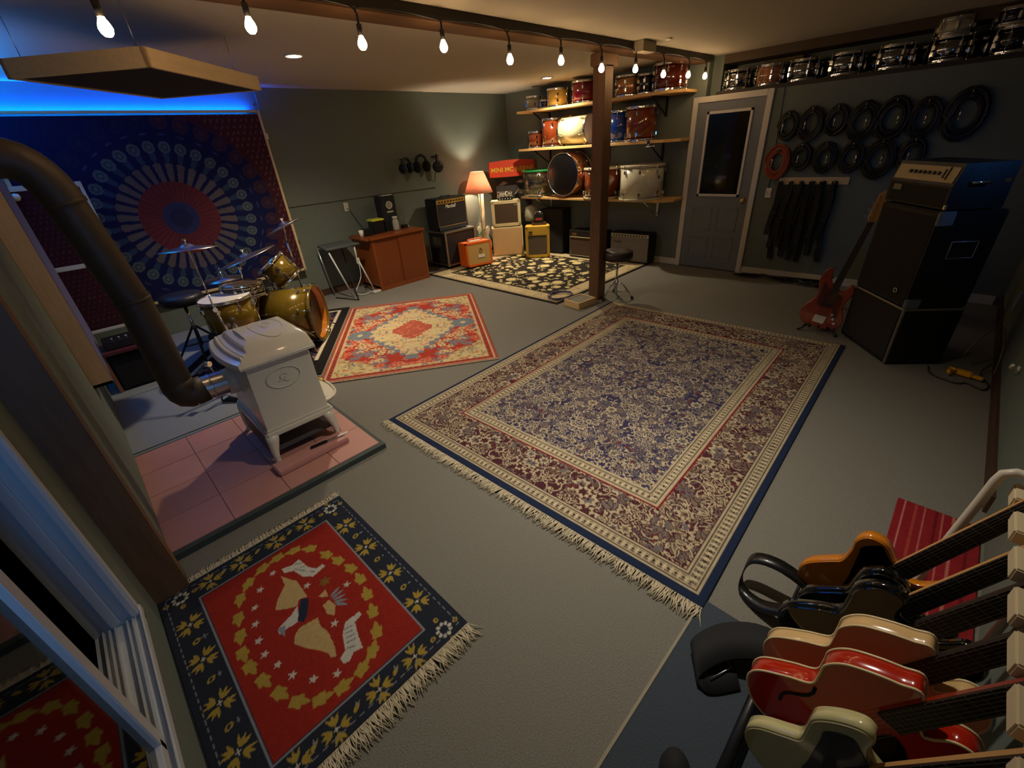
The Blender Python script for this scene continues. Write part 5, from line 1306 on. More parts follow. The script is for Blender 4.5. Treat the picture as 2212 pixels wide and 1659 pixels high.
# cream amp on cream cabinet
M_crt = mat('cream_tolex', srgb(206, 190, 142), 0.55, noise=0.05, scale=200, bump=0.1)
M_sand = mat('sand_panel', srgb(200, 164, 112), 0.7, noise=0.05)
rzc = math.atan2(-0.53, 0.27)*0+radians(-42)
cpos = (5.47, 5.62)
t = thing('speaker_cabinet', 'cream cabinet with plain sand coloured front under the cream amplifier', 'cabinet', (cpos[0], cpos[1], 0.009), radians(-42))
MB().box((-0.265, -0.12, 0), (0.265, 0.13, 0.475), 0.010).build('cabinet_shell', M_crt, t); MB().box((-0.245, -0.124, 0.02), (0.245, -0.119, 0.455), 0.002).build('front_panel', M_sand, t)
amp('guitar_amplifier', 'cream amplifier with dark brown grille stacked on the sand coloured cabinet', (cpos[0]+0.01, cpos[1]+0.01, 0.485), radians(-42), 0.49, 0.24, 0.42, M_crt, mat('brown_grille', srgb(74, 56, 36), 0.95, noise=0.2, scale=200), margin=0.052, handle=False, logo=('VOX', 0.026, 0.165, 0.345, 0, None), logom=M_pap, bev=0.016)
t = thing('amplifier_head', 'small chrome-caged amplifier head on top of the cream amplifier', 'amplifier', (cpos[0]-0.0, cpos[1]+0.0, 0.906), radians(-42))
MB().box((-0.13, -0.07, 0.004), (0.13, 0.07, 0.045), 0.006).build('chassis', M_blkp, t)
b = MB()
for i in range(8): b.tube([(-0.12+i*0.034, -0.068, 0.045), (-0.12+i*0.034, -0.068, 0.13), (-0.12+i*0.034, 0.06, 0.13)], 0.0035, 6)
b.tube([(-0.125, -0.068, 0.13), (0.125, -0.068, 0.13)], 0.004, 6); b.tube([(-0.125, -0.068, 0.085), (0.125, -0.068, 0.085)], 0.004, 6)
b.build('cage', M_chrome, t)
for i in range(5): MB().cyl((-0.09+i*0.045, -0.070, 0.024), (-0.09+i*0.045, -0.085, 0.024), 0.009, n=10).build('knob', M_pap, t)
for i in range(3): MB().cyl((-0.07+i*0.07, 0.0, 0.045), (-0.07+i*0.07, 0.0, 0.11), 0.018, n=12).build('valve', mat('valve_glass', srgb(190, 180, 150), 0.1, coat=1.0), t)
b = MB(); b.lathe([(0, 0), (0.10, 0.02), (0.12, 0.10), (0.10, 0.24), (0, 0.28)], 20, c=(0, 0, 0))
tag(b.build('white_cushion', mat('white_cloth', srgb(210, 206, 190), 0.8, noise=0.1)), 'rounded white object wedged between the cream amplifier and the shelf', 'bag').location = (5.91, 5.44, 0.50)
tag(MB(Matrix.Translation((5.91, 5.44, 0.0))).box((-0.12, -0.12, 0), (0.12, 0.12, 0.499), 0.01).build('storage_crate', M_blkm), 'black crate hidden in shade beside the tweed amplifier', 'crate')
M_twd = mat('tweed_cloth', srgb(196, 156, 44), 0.75, noise=0.14, scale=150, bump=0.15)
a_ = amp('guitar_amplifier', 'yellow tweed amplifier with square dark grille on the floral rug', (5.59, 5.02, 0.009), radians(-50), 0.40, 0.27, 0.505, M_twd, mat('taupe_grille', srgb(92, 80, 62), 0.95, noise=0.15, scale=250), margin=0.045, handle=False)
b = MB(); b.box((-0.155, -0.136, 0.37), (0.155, -0.130, 0.465)); b.build('upper_panel', M_twd, a_)
b = MB(); b.box((-0.14, -0.140, 0.385), (-0.08, -0.136, 0.435), 0.002); b.build('badge', M_blkp, a_)
b = MB(); b.box((-0.135, -0.1415, 0.40), (-0.085, -0.140, 0.412)); b.build('badge_stripe', M_gold, a_)
t = thing('lunchbox_amplifier', 'tiny dark amplifier with small red label on the tweed amplifier', 'amplifier', (5.66, 5.04, 0.515), radians(-50))
MB().box((-0.12, -0.06, 0.0), (0.12, 0.08, 0.035), 0.006).build('tray', mat('brown_leather', srgb(70, 44, 26), 0.5), t)
MB().box((-0.075, -0.04, 0.036), (0.075, 0.06, 0.17), 0.010).build('casing', M_blkp, t)
MB().box((-0.055, -0.043, 0.075), (0.055, -0.040, 0.11), 0.002).build('red_label', mat('red_label', srgb(150, 50, 34), 0.5), t)
b = MB(); b.tube([(-0.06, 0.01, 0.17), (-0.05, 0.01, 0.20), (0.05, 0.01, 0.20), (0.06, 0.01, 0.17)], 0.006, 8); b.cyl((0.03, -0.02, 0.17), (0.03, -0.02, 0.21), 0.012, n=10); b.build('handle', M_chrome, t)
amp('speaker_cabinet', 'tall narrow black speaker cabinet behind the tweed amplifier', (6.02, 4.98, 0.009), radians(-82), 0.44, 0.28, 0.72, M_blkm, M_fabk, cat='speaker', handle=False, margin=0.03)
a_ = amp('guitar_amplifier', 'black amplifier with gold stripe and brown diamond grille, left of the timber post', (5.97, 4.22, 0.009), radians(-87), 0.66, 0.24, 0.43, M_blk, mat('diamond_grille', srgb(78, 58, 38), 0.9, noise=0.25, scale=120), margin=0.02, panel=M_blkp, panelh=0.085, piping=M_pap, logo=('VOX', 0.05, -0.23, 0.365, 0, 0.09), logom=M_gold)
MB().box((-0.31, -0.124, 0.315), (0.31, -0.118, 0.324)).build('gold_stripe', M_gold, a_)
a_ = amp('guitar_amplifier', 'black amplifier with silver-grey grille and bright top strip, behind the stool', (6.06, 3.50, 0.009), radians(-87), 0.64, 0.24, 0.43, M_blk, mat('silver_grille', srgb(128, 122, 112), 0.85, noise=0.12, scale=250), margin=0.014, panel=mat('aluminium_panel', srgb(176, 172, 160), 0.3, 0.8), panelh=0.045, knobs=12, logo=('Fender', 0.06, -0.20, 0.30, 0.3, 0.14), logom=mat('dull_silver_logo', srgb(92, 88, 82), 0.4, 0.5))

# colourful painted guitar leaning in the corner
M_gr = mat('green_paint', srgb(90, 150, 110), 0.4); M_gy = mat('lime_paint', srgb(196, 196, 40), 0.4, noise=0.2)
t = thing('painted_guitar', 'white painted guitar with green and lime details leaning in the corner by the lamp', 'guitar', (5.22, 5.985, 0.06), rot=(radians(-5), radians(4), radians(-22)))
b = MB(FRONT); b.prism(catmull([(-0.14, 0.06), (-0.15, 0.18), (-0.10, 0.28), (-0.12, 0.38), (-0.08, 0.44), (-0.03, 0.40), (0.03, 0.40), (0.09, 0.44), (0.12, 0.36), (0.09, 0.27), (0.14, 0.16), (0.12, 0.04), (0, 0.0)], 4), 0, 0.04, 0.006)
b.build('body', mat('white_marbled_paint', srgb(214, 208, 186), 0.4, noise=0.4, scale=14), t)
MB().box((-0.025, -0.058, 0.38), (0.025, -0.036, 0.98), 0.006).build('neck', M_pap, t)
b = MB(FRONT); b.prism([(-0.03, 0.97), (-0.045, 1.05), (-0.03, 1.14), (0.03, 1.14), (0.045, 1.05), (0.03, 0.97)], 0.034, 0.056, 0.004); b.build('headstock', M_gy, t)
b = MB(Matrix.Translation((0.05, -0.043, 0.12)) @ FRONT); b.lathe([(0.02, 0), (0.06, 0), (0.06, 0.008), (0.02, 0.008)], 14, close=True); b.build('gear_ornament', M_gy, t)
b = MB(Matrix.Translation((0.0, -0.070, 1.06)) @ FRONT); b.lathe([(0.02, 0), (0.07, 0), (0.07, 0.01), (0.02, 0.01)], 14, close=True); b.build('gear_ornament', M_gy, t)
b = MB(); b.tube(catmull([(-0.10, -0.045, 0.06), (-0.13, -0.05, 0.20), (-0.06, -0.05, 0.34), (0.02, -0.05, 0.40)], 5, False), 0.012, 8); b.build('green_trim', M_gr, t)

# stool by the post
t = thing('round_stool', 'round black stool with dimpled seat beside the timber post', 'stool', (4.43, 2.74, 0))
b = MB(); b.lathe([(0, 0.455), (0.12, 0.455), (0.165, 0.465), (0.172, 0.50), (0.170, 0.545), (0.150, 0.562), (0.06, 0.568), (0.01, 0.560), (0, 0.559)], 36); b.build('seat', mat('brown_black_vinyl', srgb(52, 40, 36), 0.42, noise=0.12, bump=0.2), t)
b = MB(); b.cyl((0, 0, 0.20), (0, 0, 0.455), 0.013, n=12); b.lathe([(0, 0.40), (0.03, 0.43), (0.05, 0.456)], 14); b.cyl((0, 0, 0.04), (0, 0, 0.24), 0.017, n=12); b.build('post', M_chrome, t)
for i, a in enumerate((2.9, 4.95, 0.7)):
    b = MB(); b.tube([(0, 0, 0.21), (0.09*cos(a), 0.09*sin(a), 0.16), (0.20*cos(a), 0.20*sin(a), 0.022)], 0.010, 8); b.tube([(0, 0, 0.07), (0.14*cos(a), 0.14*sin(a), 0.10)], 0.006, 6); l_ = b.build('leg', M_chrome, t)
    b = MB(); b.cyl((0.20*cos(a), 0.20*sin(a), 0.0115 if False else 0.0005), (0.20*cos(a), 0.20*sin(a), 0.032), 0.016, n=10); b.build('rubber_foot', M_rubber, l_)
# wooden tray of small parts
t = thing('wooden_tray', 'pale wooden box with speckled inset top beside the foot of the post', 'box', (3.985, 2.945, 0), radians(-6))
b = MB()
for a, c in (((-0.145, -0.12, 0), (0.145, -0.104, 0.075)), ((-0.145, 0.104, 0), (0.145, 0.12, 0.075)), ((-0.145, -0.104, 0), (-0.129, 0.104, 0.075)), ((0.129, -0.104, 0), (0.145, 0.104, 0.075))): b.box(a, c, 0.002)
b.build('wooden_frame', mat('light_box_wood', srgb(216, 180, 124), 0.6, noise=0.1, scale=6), t)
MB().box((-0.129, -0.104, 0.0), (0.129, 0.104, 0.066)).build('speckled_panel', mat('speckled_panel', srgb(120, 116, 100), 0.8, noise=0.8, scale=90), t)
# blue cable coil
b = MB(); rr = random.Random(12)
P = []
for i in range(150):
    a = i*0.17; r_ = 0.135+0.012*sin(i*0.37)+0.006*rr.random(); P.append((r_*1.12*cos(a), r_*sin(a), 0.014+0.018*(0.5+0.5*sin(i*0.23))))
P = catmull(P, 2, False)
b.tube(P, 0.0055, 6)
o = tag(b.build('cable_coil', mat('blue_cable', srgb(54, 48, 96), 0.45)), 'coiled dark blue cable lying on the floral rug behind the wooden tray', 'cable'); o.location = (4.06, 3.30, 0.009)
# ------------------------------------------------------------------ right wall: cable coils on hooks, strap rail
def coil(label, y, z_, r, m, seed, turns=20, cat='cable', tail=0.0):
    rr = random.Random(seed); b = MB(); P = []
    n = turns*14
    for i in range(n):
        a = -pi/2*0+i*2*pi/14; k = 0.90+0.24*sin((i//14)*2.4+seed)+0.04*sin(i*0.31+seed)+0.04*(rr.random()-0.5)
        P.append((-0.03-0.035*(0.5+0.5*sin(i*0.23+seed)), r*0.76*k*cos(a), -r+r*1.08*k*sin(a)))
    if tail: P += [(-0.04, 0.02, -2.0*r), (-0.03, 0.03, -2.0*r-tail)]
    b.tube(P, 0.0085, 5)
    t = thing('cable_coil', label, cat, (XR, y, z_), group=None)
    b.build('cable', m, t)
    b = MB(); b.cyl((-0.0, 0, 0.0), (-0.085, 0, 0.0), 0.005, n=8); b.cyl((-0.085, 0, -0.004), (-0.085, 0, 0.02), 0.005, n=8); b.build('wall_hook', M_steel, t)
    b = MB(); b.cyl((-0.075, 0.05*sin(seed), -r*0.75), (-0.085, 0.05*sin(seed), -r*0.75-0.055), 0.009, n=10); b.cyl((-0.085, 0.05*sin(seed), -r*0.75-0.055), (-0.088, 0.05*sin(seed), -r*0.75-0.085), 0.005, n=8); b.build('jack_plug', M_chrome, t)
    b = MB(); b.box((-0.09, -0.02, -r*0.25), (-0.02, 0.02, -r*0.12), 0.006); b.build('cable_tie', M_blkp, t)
M_cb = mat('black_cable', srgb(16, 16, 18), 0.45); M_cg = mat('dark_green_cable', srgb(24, 34, 20), 0.5); M_co = mat('orange_brown_cable', srgb(150, 62, 26), 0.5)
up = [('dark green cable coil, leftmost of the upper row on the wall', 1.72, 1.80, 0.115, M_cg), ('black cable coil with bright plug, second in the upper row', 1.50, 1.82, 0.13, M_cb), ('black cable coil, third in the upper row from the door', 1.27, 1.82, 0.115, M_cb),
      ('large black cable coil, fourth in the upper row from the door', 1.04, 1.82, 0.145, M_cb), ('large black cable coil, fifth in the upper row from the door', 0.80, 1.83, 0.15, M_cb), ('black cable coil, sixth in the upper row from the door', 0.56, 1.80, 0.135, M_cb), ('thick black cable coil at the right end of the upper row', 0.28, 1.84, 0.17, M_cb)]
lo = [('orange-brown cable coil beside the door, above the switch', 1.75, 1.47, 0.145, M_co), ('thin black cable coil, second in the lower row from the door', 1.52, 1.48, 0.11, M_cb), ('black cable coil with two bright plugs in the lower row', 1.29, 1.48, 0.125, M_cb),
      ('black cable coil, fourth in the lower row from the door', 1.05, 1.47, 0.12, M_cb), ('long black cable coil, fifth in the lower row from the door', 0.81, 1.48, 0.15, M_cb), ('black cable coil at the right end of the lower row', 0.56, 1.48, 0.12, M_cb)]
for i, (l, y, z_, r, m_) in enumerate(up+lo): coil(l, y, z_, r, m_, i+1)
tag(MB(Matrix.Translation((XR-0.022, 1.01, 1.085))).box((0, 0, 0), (0.022, 0.69, 0.075), 0.003).build('hook_rail', M_pine), 'pale pine board with hooks holding the black straps on the door wall', 'rail')
rr = random.Random(6)
for i in range(6):
    y = 1.66-i*0.105
    t = thing('guitar_strap', ['black strap, %s on the pine hook rail' % s for s in ('nearest the door', 'second from the door', 'third from the door', 'fourth from the door', 'fifth from the door', 'farthest from the door')][i], 'strap', (XR-0.024, y, 1.12))
    b = MB(); b.cyl((0, 0, 0.0), (-0.07, 0, 0.0), 0.006, n=8); b.cyl((-0.07, 0, -0.004), (-0.07, 0, 0.022), 0.006, n=8); b.build('hook', M_steel, t)
    b = MB()
    for k in range(3):
        L = 0.80+0.12*rr.random()-0.10*k; w_ = 0.026+0.006*rr.random(); x = -0.012-0.020*k
        rows = []
        for q in range(11):
            s_ = q/10; zz = 0.004-L*s_; off = 0.018*sin(s_*4+i+k*2)+(k-1)*0.03*s_; tw = 0.35*sin(s_*3+i*1.7+k)
            hw = w_*(0.35+0.65*min(1, s_*5))
            rows.append([b.v((x-0.012*sin(tw)*a, off+hw*a*cos(tw), zz)) for a in (-1, 1)]+[b.v((x-0.004-0.012*sin(tw)*a, off+hw*a*cos(tw), zz)) for a in (1, -1)])
        for A_, B_ in zip(rows[:-1], rows[1:]):
            for c in range(4): b.f([A_[c], A_[(c+1) % 4], B_[(c+1) % 4], B_[c]])
        b.f(rows[0]); b.f(rows[-1][::-1])
    b.build('webbing', mat('black_webbing', srgb(17, 17, 19), 0.8, noise=0.3, scale=90), t)
    b = MB(); b.box((-0.07, -0.02, -0.35-0.05*i % 0.2), (-0.060, 0.02, -0.33-0.05*i % 0.2), 0.003); b.build('buckle', M_blkp, t)
# folded mic stands and cables along the foot of that wall
t = thing('cable_bundle', 'tangle of black cables and folded stand parts along the baseboard right of the door', 'cables', (XR-0.16, 1.40, 0))
b = MB(); rr = random.Random(9)
for k in range(6):
    P = [(rr.uniform(-0.10, 0.08), 0.52-1.0*i/8+rr.uniform(-0.04, 0.04), 0.014+0.035*rr.random()) for i in range(9)]; b.tube(catmull(P, 4, False), 0.007, 6)
b.build('cable', M_cb, t)
b = MB(); b.tube([(-0.05, 0.45, 0.05), (0.02, -0.45, 0.06)], 0.011, 8); b.tube([(0.0, -0.10, 0.05), (-0.12, -0.5, 0.012)], 0.009, 8); b.build('stand_tube', M_blkp, t)
t = thing('floor_stand', 'folded black stand with small clamps leaning by the bass guitar', 'stand', (5.35, 0.80, 0))
b = MB(); b.tube([(0, 0, 0.012), (0.02, 0.0, 0.40)], 0.012, 8); b.build('pole', M_blkp, t)
b = MB(); b.box((-0.02, -0.02, 0.36), (0.06, 0.02, 0.40), 0.006); b.cyl((0.02, 0.03, 0.30), (0.02, -0.03, 0.30), 0.012, n=10); b.build('clamp', M_steel, t)
for a in (0.4, 2.5, 4.6): MB().tube([(0, 0, 0.16), (0.17*cos(a), 0.17*sin(a), 0.010)], 0.008, 8).build('leg', M_blkp, t)
tag(MB(Matrix.Translation((5.55, 0.30, 0.62)) @ Matrix.Rotation(radians(60), 4, 'Z') @ Matrix.Rotation(pi/2, 4, 'X')).cyl((0, 0, -0.04), (0, 0, 0.04), 0.19, n=40).build('round_case', M_blkm), 'round black case standing behind the bass guitar headstock', 'case')
tag(MB(Matrix.Translation((5.55, 0.30, 0.0))).box((-0.16, -0.14, 0), (0.16, 0.14, 0.43), 0.01).build('equipment_box', M_blkm), 'black box under the round case behind the bass guitar', 'box')

# ------------------------------------------------------------------ big amplifier stack
d1 = Vector((0.79, 0.613, 0)); aang = math.atan2(d1.y, d1.x)      # local +x runs along the grille away from the camera corner
sx, sy = 4.115, 0.115
rz_s = aang
def stk(name, label, z_, W, Dp, H, cat='speaker'):
    return thing(name, label, cat, (sx, sy, z_), rz_s)
# local frame: grille on local +y side, corner nearest the camera at the origin, depth runs to -y
M_tol = mat('black_stack_tolex', srgb(15, 16, 18), 0.42, noise=0.25, scale=140, bump=0.3)
M_brgr = mat('dark_brown_grille', srgb(27, 23, 17), 0.9, noise=0.3, scale=200)
Wc, Dc = 0.62, 0.40
t = stk('speaker_cabinet', 'lowest black speaker cabinet of the tall amplifier stack', 0.0, 0, 0, 0)
MB().box((0, -Dc, 0.02), (Wc, 0, 0.458), 0.008).build('cabinet_shell', M_tol, t)
MB().box((0.03, -0.004, 0.05), (Wc-0.03, 0.002, 0.43)).build('grille_cloth', M_fabk, t)
b = MB()
b.box((-0.003, -0.012, 0.02), (0.012, 0.004, 0.458), 0.003); b.box((0, -0.004, 0.444), (Wc, 0.006, 0.460), 0.004); b.box((-0.006, -Dc, 0.444), (0.008, 0, 0.460), 0.004); b.build('edge_trim', mat('worn_metal_edge', (0.42, 0.38, 0.30), 0.35, 0.8, noise=0.2), t)
for x in (0.05, Wc-0.05):
    for y in (-0.05, -Dc+0.05): MB().cyl((x, y, 0), (x, y, 0.021), 0.02, n=10).build('rubber_foot', M_rubber, t)
t = stk('speaker_cabinet', 'tall middle black speaker cabinet of the amplifier stack', 0.4605, 0, 0, 0)
MB().box((0.004, -Dc, 0.0), (Wc, 0, 0.665), 0.010).build('cabinet_shell', M_tol, t)
MB().box((0.035, -0.004, 0.03), (Wc-0.03, 0.002, 0.63)).build('grille_cloth', M_brgr, t)
b = MB(); b.lathe([(0.012, 0), (0.020, 0.0), (0.020, 0.012), (0.012, 0.012)], 16, close=True); o = b.build('caster_cup', M_chrome, t, (0.14, 0.004, 0.10), (-pi/2, 0, 0))
for z0_, z1_ in ((0.575, 0.668), (0.0, 0.07)): MB().box((-0.004, -0.09, z0_), (0.030, 0.004, z1_), 0.006).build('corner_guard', mat('blue_grey_plastic', srgb(96, 106, 112), 0.4), t)
b = MB(); b.box((0.000, -0.29, 0.36), (0.006, -0.13, 0.46), 0.004); b.build('side_handle', M_blkp, t)
b = MB(); b.tube([(0.0, -0.13, 0.36), (0.0, -0.29, 0.36), (0.0, -0.29, 0.47), (0.0, -0.13, 0.47)], 0.006, 6, closed=True); b.build('handle_rim', mat('dull_metal', (0.3, 0.3, 0.3), 0.4, 0.8), t)
t = stk('amplifier_head', 'large black amplifier head with pale control panel topping the stack', 1.126, 0, 0, 0, 'amplifier')
# trapezoid head: upper front leans back
b = MB(Matrix.Rotation(pi/2, 4, 'Y') @ Matrix.Rotation(pi/2, 4, 'Z') @ Matrix.Identity(4))
b = MB()
prof = [(-0.335, 0.014), (0.0, 0.014), (0.0, 0.155), (-0.035, 0.285), (-0.335, 0.285)]
A_ = [b.v((0.0, y, z_)) for y, z_ in prof]; B_ = [b.v((Wc-0.01, y, z_)) for y, z_ in prof]
for i in range(5): b.f([A_[i], A_[(i+1) % 5], B_[(i+1) % 5], B_[i]])
b.f(A_[::-1]); b.f(B_); b.build('head_shell', M_tol, t)
b = MB(); nrm_ = Vector((0, 0.13, 0.035)).normalized()
def fp(x, s_, off=0.002): return Vector((x, -0.035*s_, 0.155+0.13*s_))+nrm_*off
def quad(bb, x0, x1, s0, s1, off, th=0.003):
    v1 = [bb.v(fp(x, s_, off)) for x, s_ in ((x0, s0), (x1, s0), (x1, s1), (x0, s1))]; v2 = [bb.v(fp(x, s_, off-th)) for x, s_ in ((x0, s0), (x1, s0), (x1, s1), (x0, s1))]
    bb.f(v1); bb.f(v2[::-1])
    for i in range(4): bb.f([v1[i], v1[(i+1) % 4], v2[(i+1) % 4], v2[i]])
quad(b, 0.02, Wc-0.03, 0.12, 0.82, 0.004)
b.build('control_panel', mat('cream_panel', srgb(176, 156, 110), 0.45), t)
for i in range(7): MB().cyl(fp(0.17+i*0.045, 0.5, 0.004), fp(0.17+i*0.045, 0.5, 0.018), 0.011, n=12).build('knob', M_blkp, t)
b = MB(); quad(b, 0.09, 0.10, 0.25, 0.8, 0.008, 0.005); quad(b, 0.12, 0.13, 0.3, 0.7, 0.008, 0.005); b.build('panel_marks', M_blkm, t)
MB().box((0.03, -0.003, 0.025), (Wc-0.04, 0.002, 0.14)).build('grille_cloth', M_brgr, t)
MB().box((0.46, 0.002, 0.095), (0.55, 0.007, 0.135), 0.003).build('badge', mat('grey_badge', srgb(120, 116, 96), 0.5), t)
b = MB(); b.tube([(-0.002, -0.20, 0.175), (-0.026, -0.19, 0.175), (-0.026, -0.10, 0.175), (-0.002, -0.09, 0.175)], 0.007, 8); b.build('side_handle', M_chrome, t)
MB().box((-0.006, -0.315, 0.165), (0.0, -0.28, 0.19), 0.003).build('handle_stud', M_chrome, t); MB().box((-0.006, -0.014, 0.014), (0.012, 0.004, 0.045), 0.004).build('corner_guard', M_chrome, t)
for x in (0.05, Wc-0.06):
    for y in (-0.04, -0.30): MB().cyl((x, y, 0), (x, y, 0.015), 0.016, n=10).build('rubber_foot', M_rubber, t)
# yellow plug and power cord in the front right corner
t = thing('yellow_plug', 'bright yellow cable connector on the floor behind the amplifier stack', 'plug', (4.22, -0.335, 0.012), radians(70))
b = MB(); b.box((-0.05, -0.025, 0), (0.05, 0.025, 0.035), 0.008); b.box((-0.11, -0.016, 0.004), (-0.05, 0.016, 0.026), 0.005); b.tube([(0.04, 0.02, 0.02), (0.07, 0.06, 0.03), (0.05, 0.09, 0.02)], 0.012, 8); b.tube([(0.05, -0.01, 0.02), (0.10, -0.04, 0.014)], 0.010, 8)
b.build('connector_body', mat('bright_yellow_plastic', srgb(224, 160, 20), 0.4), t)
tag(MB().tube(catmull([(4.27, -0.14, 0.008), (4.13, -0.17, 0.008), (4.06, -0.30, 0.008), (4.10, -0.36, 0.008), (4.04, -0.44, 0.008), (4.14, -0.47, 0.008), (4.30, -0.42, 0.02), (4.42, -0.46, 0.06)], 6, False), 0.006, 6).build('floor_cable', mat('brown_cord', srgb(60, 46, 26), 0.5)), 'brown power cord looping on the floor beside the yellow plug', 'cord')
tag(MB().tube(catmull([(4.36, -0.30, 0.12), (4.45, -0.36, 0.26), (4.55, -0.44, 0.30), (4.42, -0.482, 0.16), (4.30, -0.485, 0.03)], 6, False), 0.006, 6).build('arching_cable', mat('tan_cord', srgb(112, 92, 60), 0.5)), 'tan cord arching from the back of the stack to the wall foot', 'cord')
t = thing('wall_bracket', 'small white bracket on the dark front wall at the right edge', 'bracket', (3.66, YF, 0.34))
b = MB(); b.cyl((0, 0, 0), (0, 0.012, 0), 0.022, n=14); b.tube([(0, 0.01, 0), (-0.02, 0.04, 0.01), (-0.08, 0.045, 0.05)], 0.009, 8); b.build('bracket_arm', M_white, t)
tag(MB(Matrix.Translation((5.0, YF+0.001, 0.30))).box((-0.03, 0, 0), (0.03, 0.02, 0.16), 0.01).build('paper_tag', M_pap), 'pale paper tag hanging on the front wall behind the stack', 'tag')

# ------------------------------------------------------------------ guitars
def half(L, R):  # outline from tail up the bass side, back down the treble side
    return catmull([(0.0, 0.0)]+[(-x, y) for x, y in L]+[(x, y) for x, y in R[::-1]], 5)
OUT = {
 'strat': half([(0.10, 0.012), (0.155, 0.07), (0.158, 0.13), (0.122, 0.20), (0.108, 0.235), (0.128, 0.29), (0.142, 0.335), (0.128, 0.39), (0.100, 0.432), (0.072, 0.430), (0.060, 0.400), (0.042, 0.372), (0.030, 0.358)],
               [(0.10, 0.008), (0.160, 0.06), (0.165, 0.12), (0.130, 0.185), (0.112, 0.22), (0.124, 0.27), (0.135, 0.31), (0.128, 0.355), (0.108, 0.392), (0.088, 0.390), (0.068, 0.350), (0.045, 0.330), (0.030, 0.340)]),
 'tele': half([(0.10, 0.008), (0.155, 0.06), (0.162, 0.12), (0.128, 0.20), (0.112, 0.235), (0.124, 0.30), (0.140, 0.345), (0.128, 0.388), (0.085, 0.402), (0.045, 0.380), (0.030, 0.368)],
              [(0.10, 0.008), (0.155, 0.06), (0.162, 0.12), (0.128, 0.20), (0.112, 0.235), (0.124, 0.29), (0.136, 0.335), (0.124, 0.385), (0.095, 0.392), (0.070, 0.345), (0.045, 0.325), (0.030, 0.330)]),
 'double': half([(0.12, 0.008), (0.190, 0.07), (0.204, 0.14), (0.165, 0.22), (0.128, 0.275), (0.140, 0.33), (0.160, 0.385), (0.145, 0.44), (0.105, 0.475), (0.070, 0.465), (0.055, 0.42), (0.035, 0.40)],
                [(0.12, 0.008), (0.190, 0.07), (0.204, 0.14), (0.165, 0.22), (0.128, 0.275), (0.140, 0.33), (0.160, 0.385), (0.145, 0.44), (0.105, 0.475), (0.070, 0.465), (0.055, 0.42), (0.035, 0.40)]),
 'archtop': half([(0.12, 0.008), (0.190, 0.07), (0.206, 0.14), (0.165, 0.22), (0.128, 0.275), (0.140, 0.325), (0.156, 0.37), (0.145, 0.42), (0.110, 0.462), (0.070, 0.495), (0.035, 0.515)],
                [(0.12, 0.008), (0.190, 0.07), (0.204, 0.14), (0.165, 0.22), (0.128, 0.275), (0.140, 0.33), (0.160, 0.385), (0.145, 0.44), (0.105, 0.475), (0.070, 0.465), (0.055, 0.42), (0.035, 0.42)]),
 'single': half([(0.10, 0.006), (0.155, 0.06), (0.165, 0.12), (0.130, 0.20), (0.110, 0.245), (0.122, 0.30), (0.130, 0.345), (0.110, 0.395), (0.070, 0.412), (0.030, 0.40)],
                [(0.10, 0.006), (0.155, 0.06), (0.165, 0.12), (0.130, 0.20), (0.110, 0.245), (0.122, 0.29), (0.132, 0.33), (0.122, 0.375), (0.090, 0.385), (0.060, 0.345), (0.030, 0.335)]),
 'bass': half([(0.10, 0.010), (0.160, 0.07), (0.165, 0.14), (0.122, 0.225), (0.102, 0.275), (0.118, 0.34), (0.140, 0.40), (0.135, 0.47), (0.105, 0.525), (0.078, 0.520), (0.066, 0.47), (0.048, 0.42), (0.032, 0.40)],
              [(0.10, 0.004), (0.165, 0.05), (0.175, 0.11), (0.140, 0.19), (0.118, 0.235), (0.128, 0.29), (0.145, 0.34), (0.140, 0.385), (0.120, 0.425), (0.098, 0.420), (0.075, 0.375), (0.050, 0.355), (0.032, 0.365)]),
}
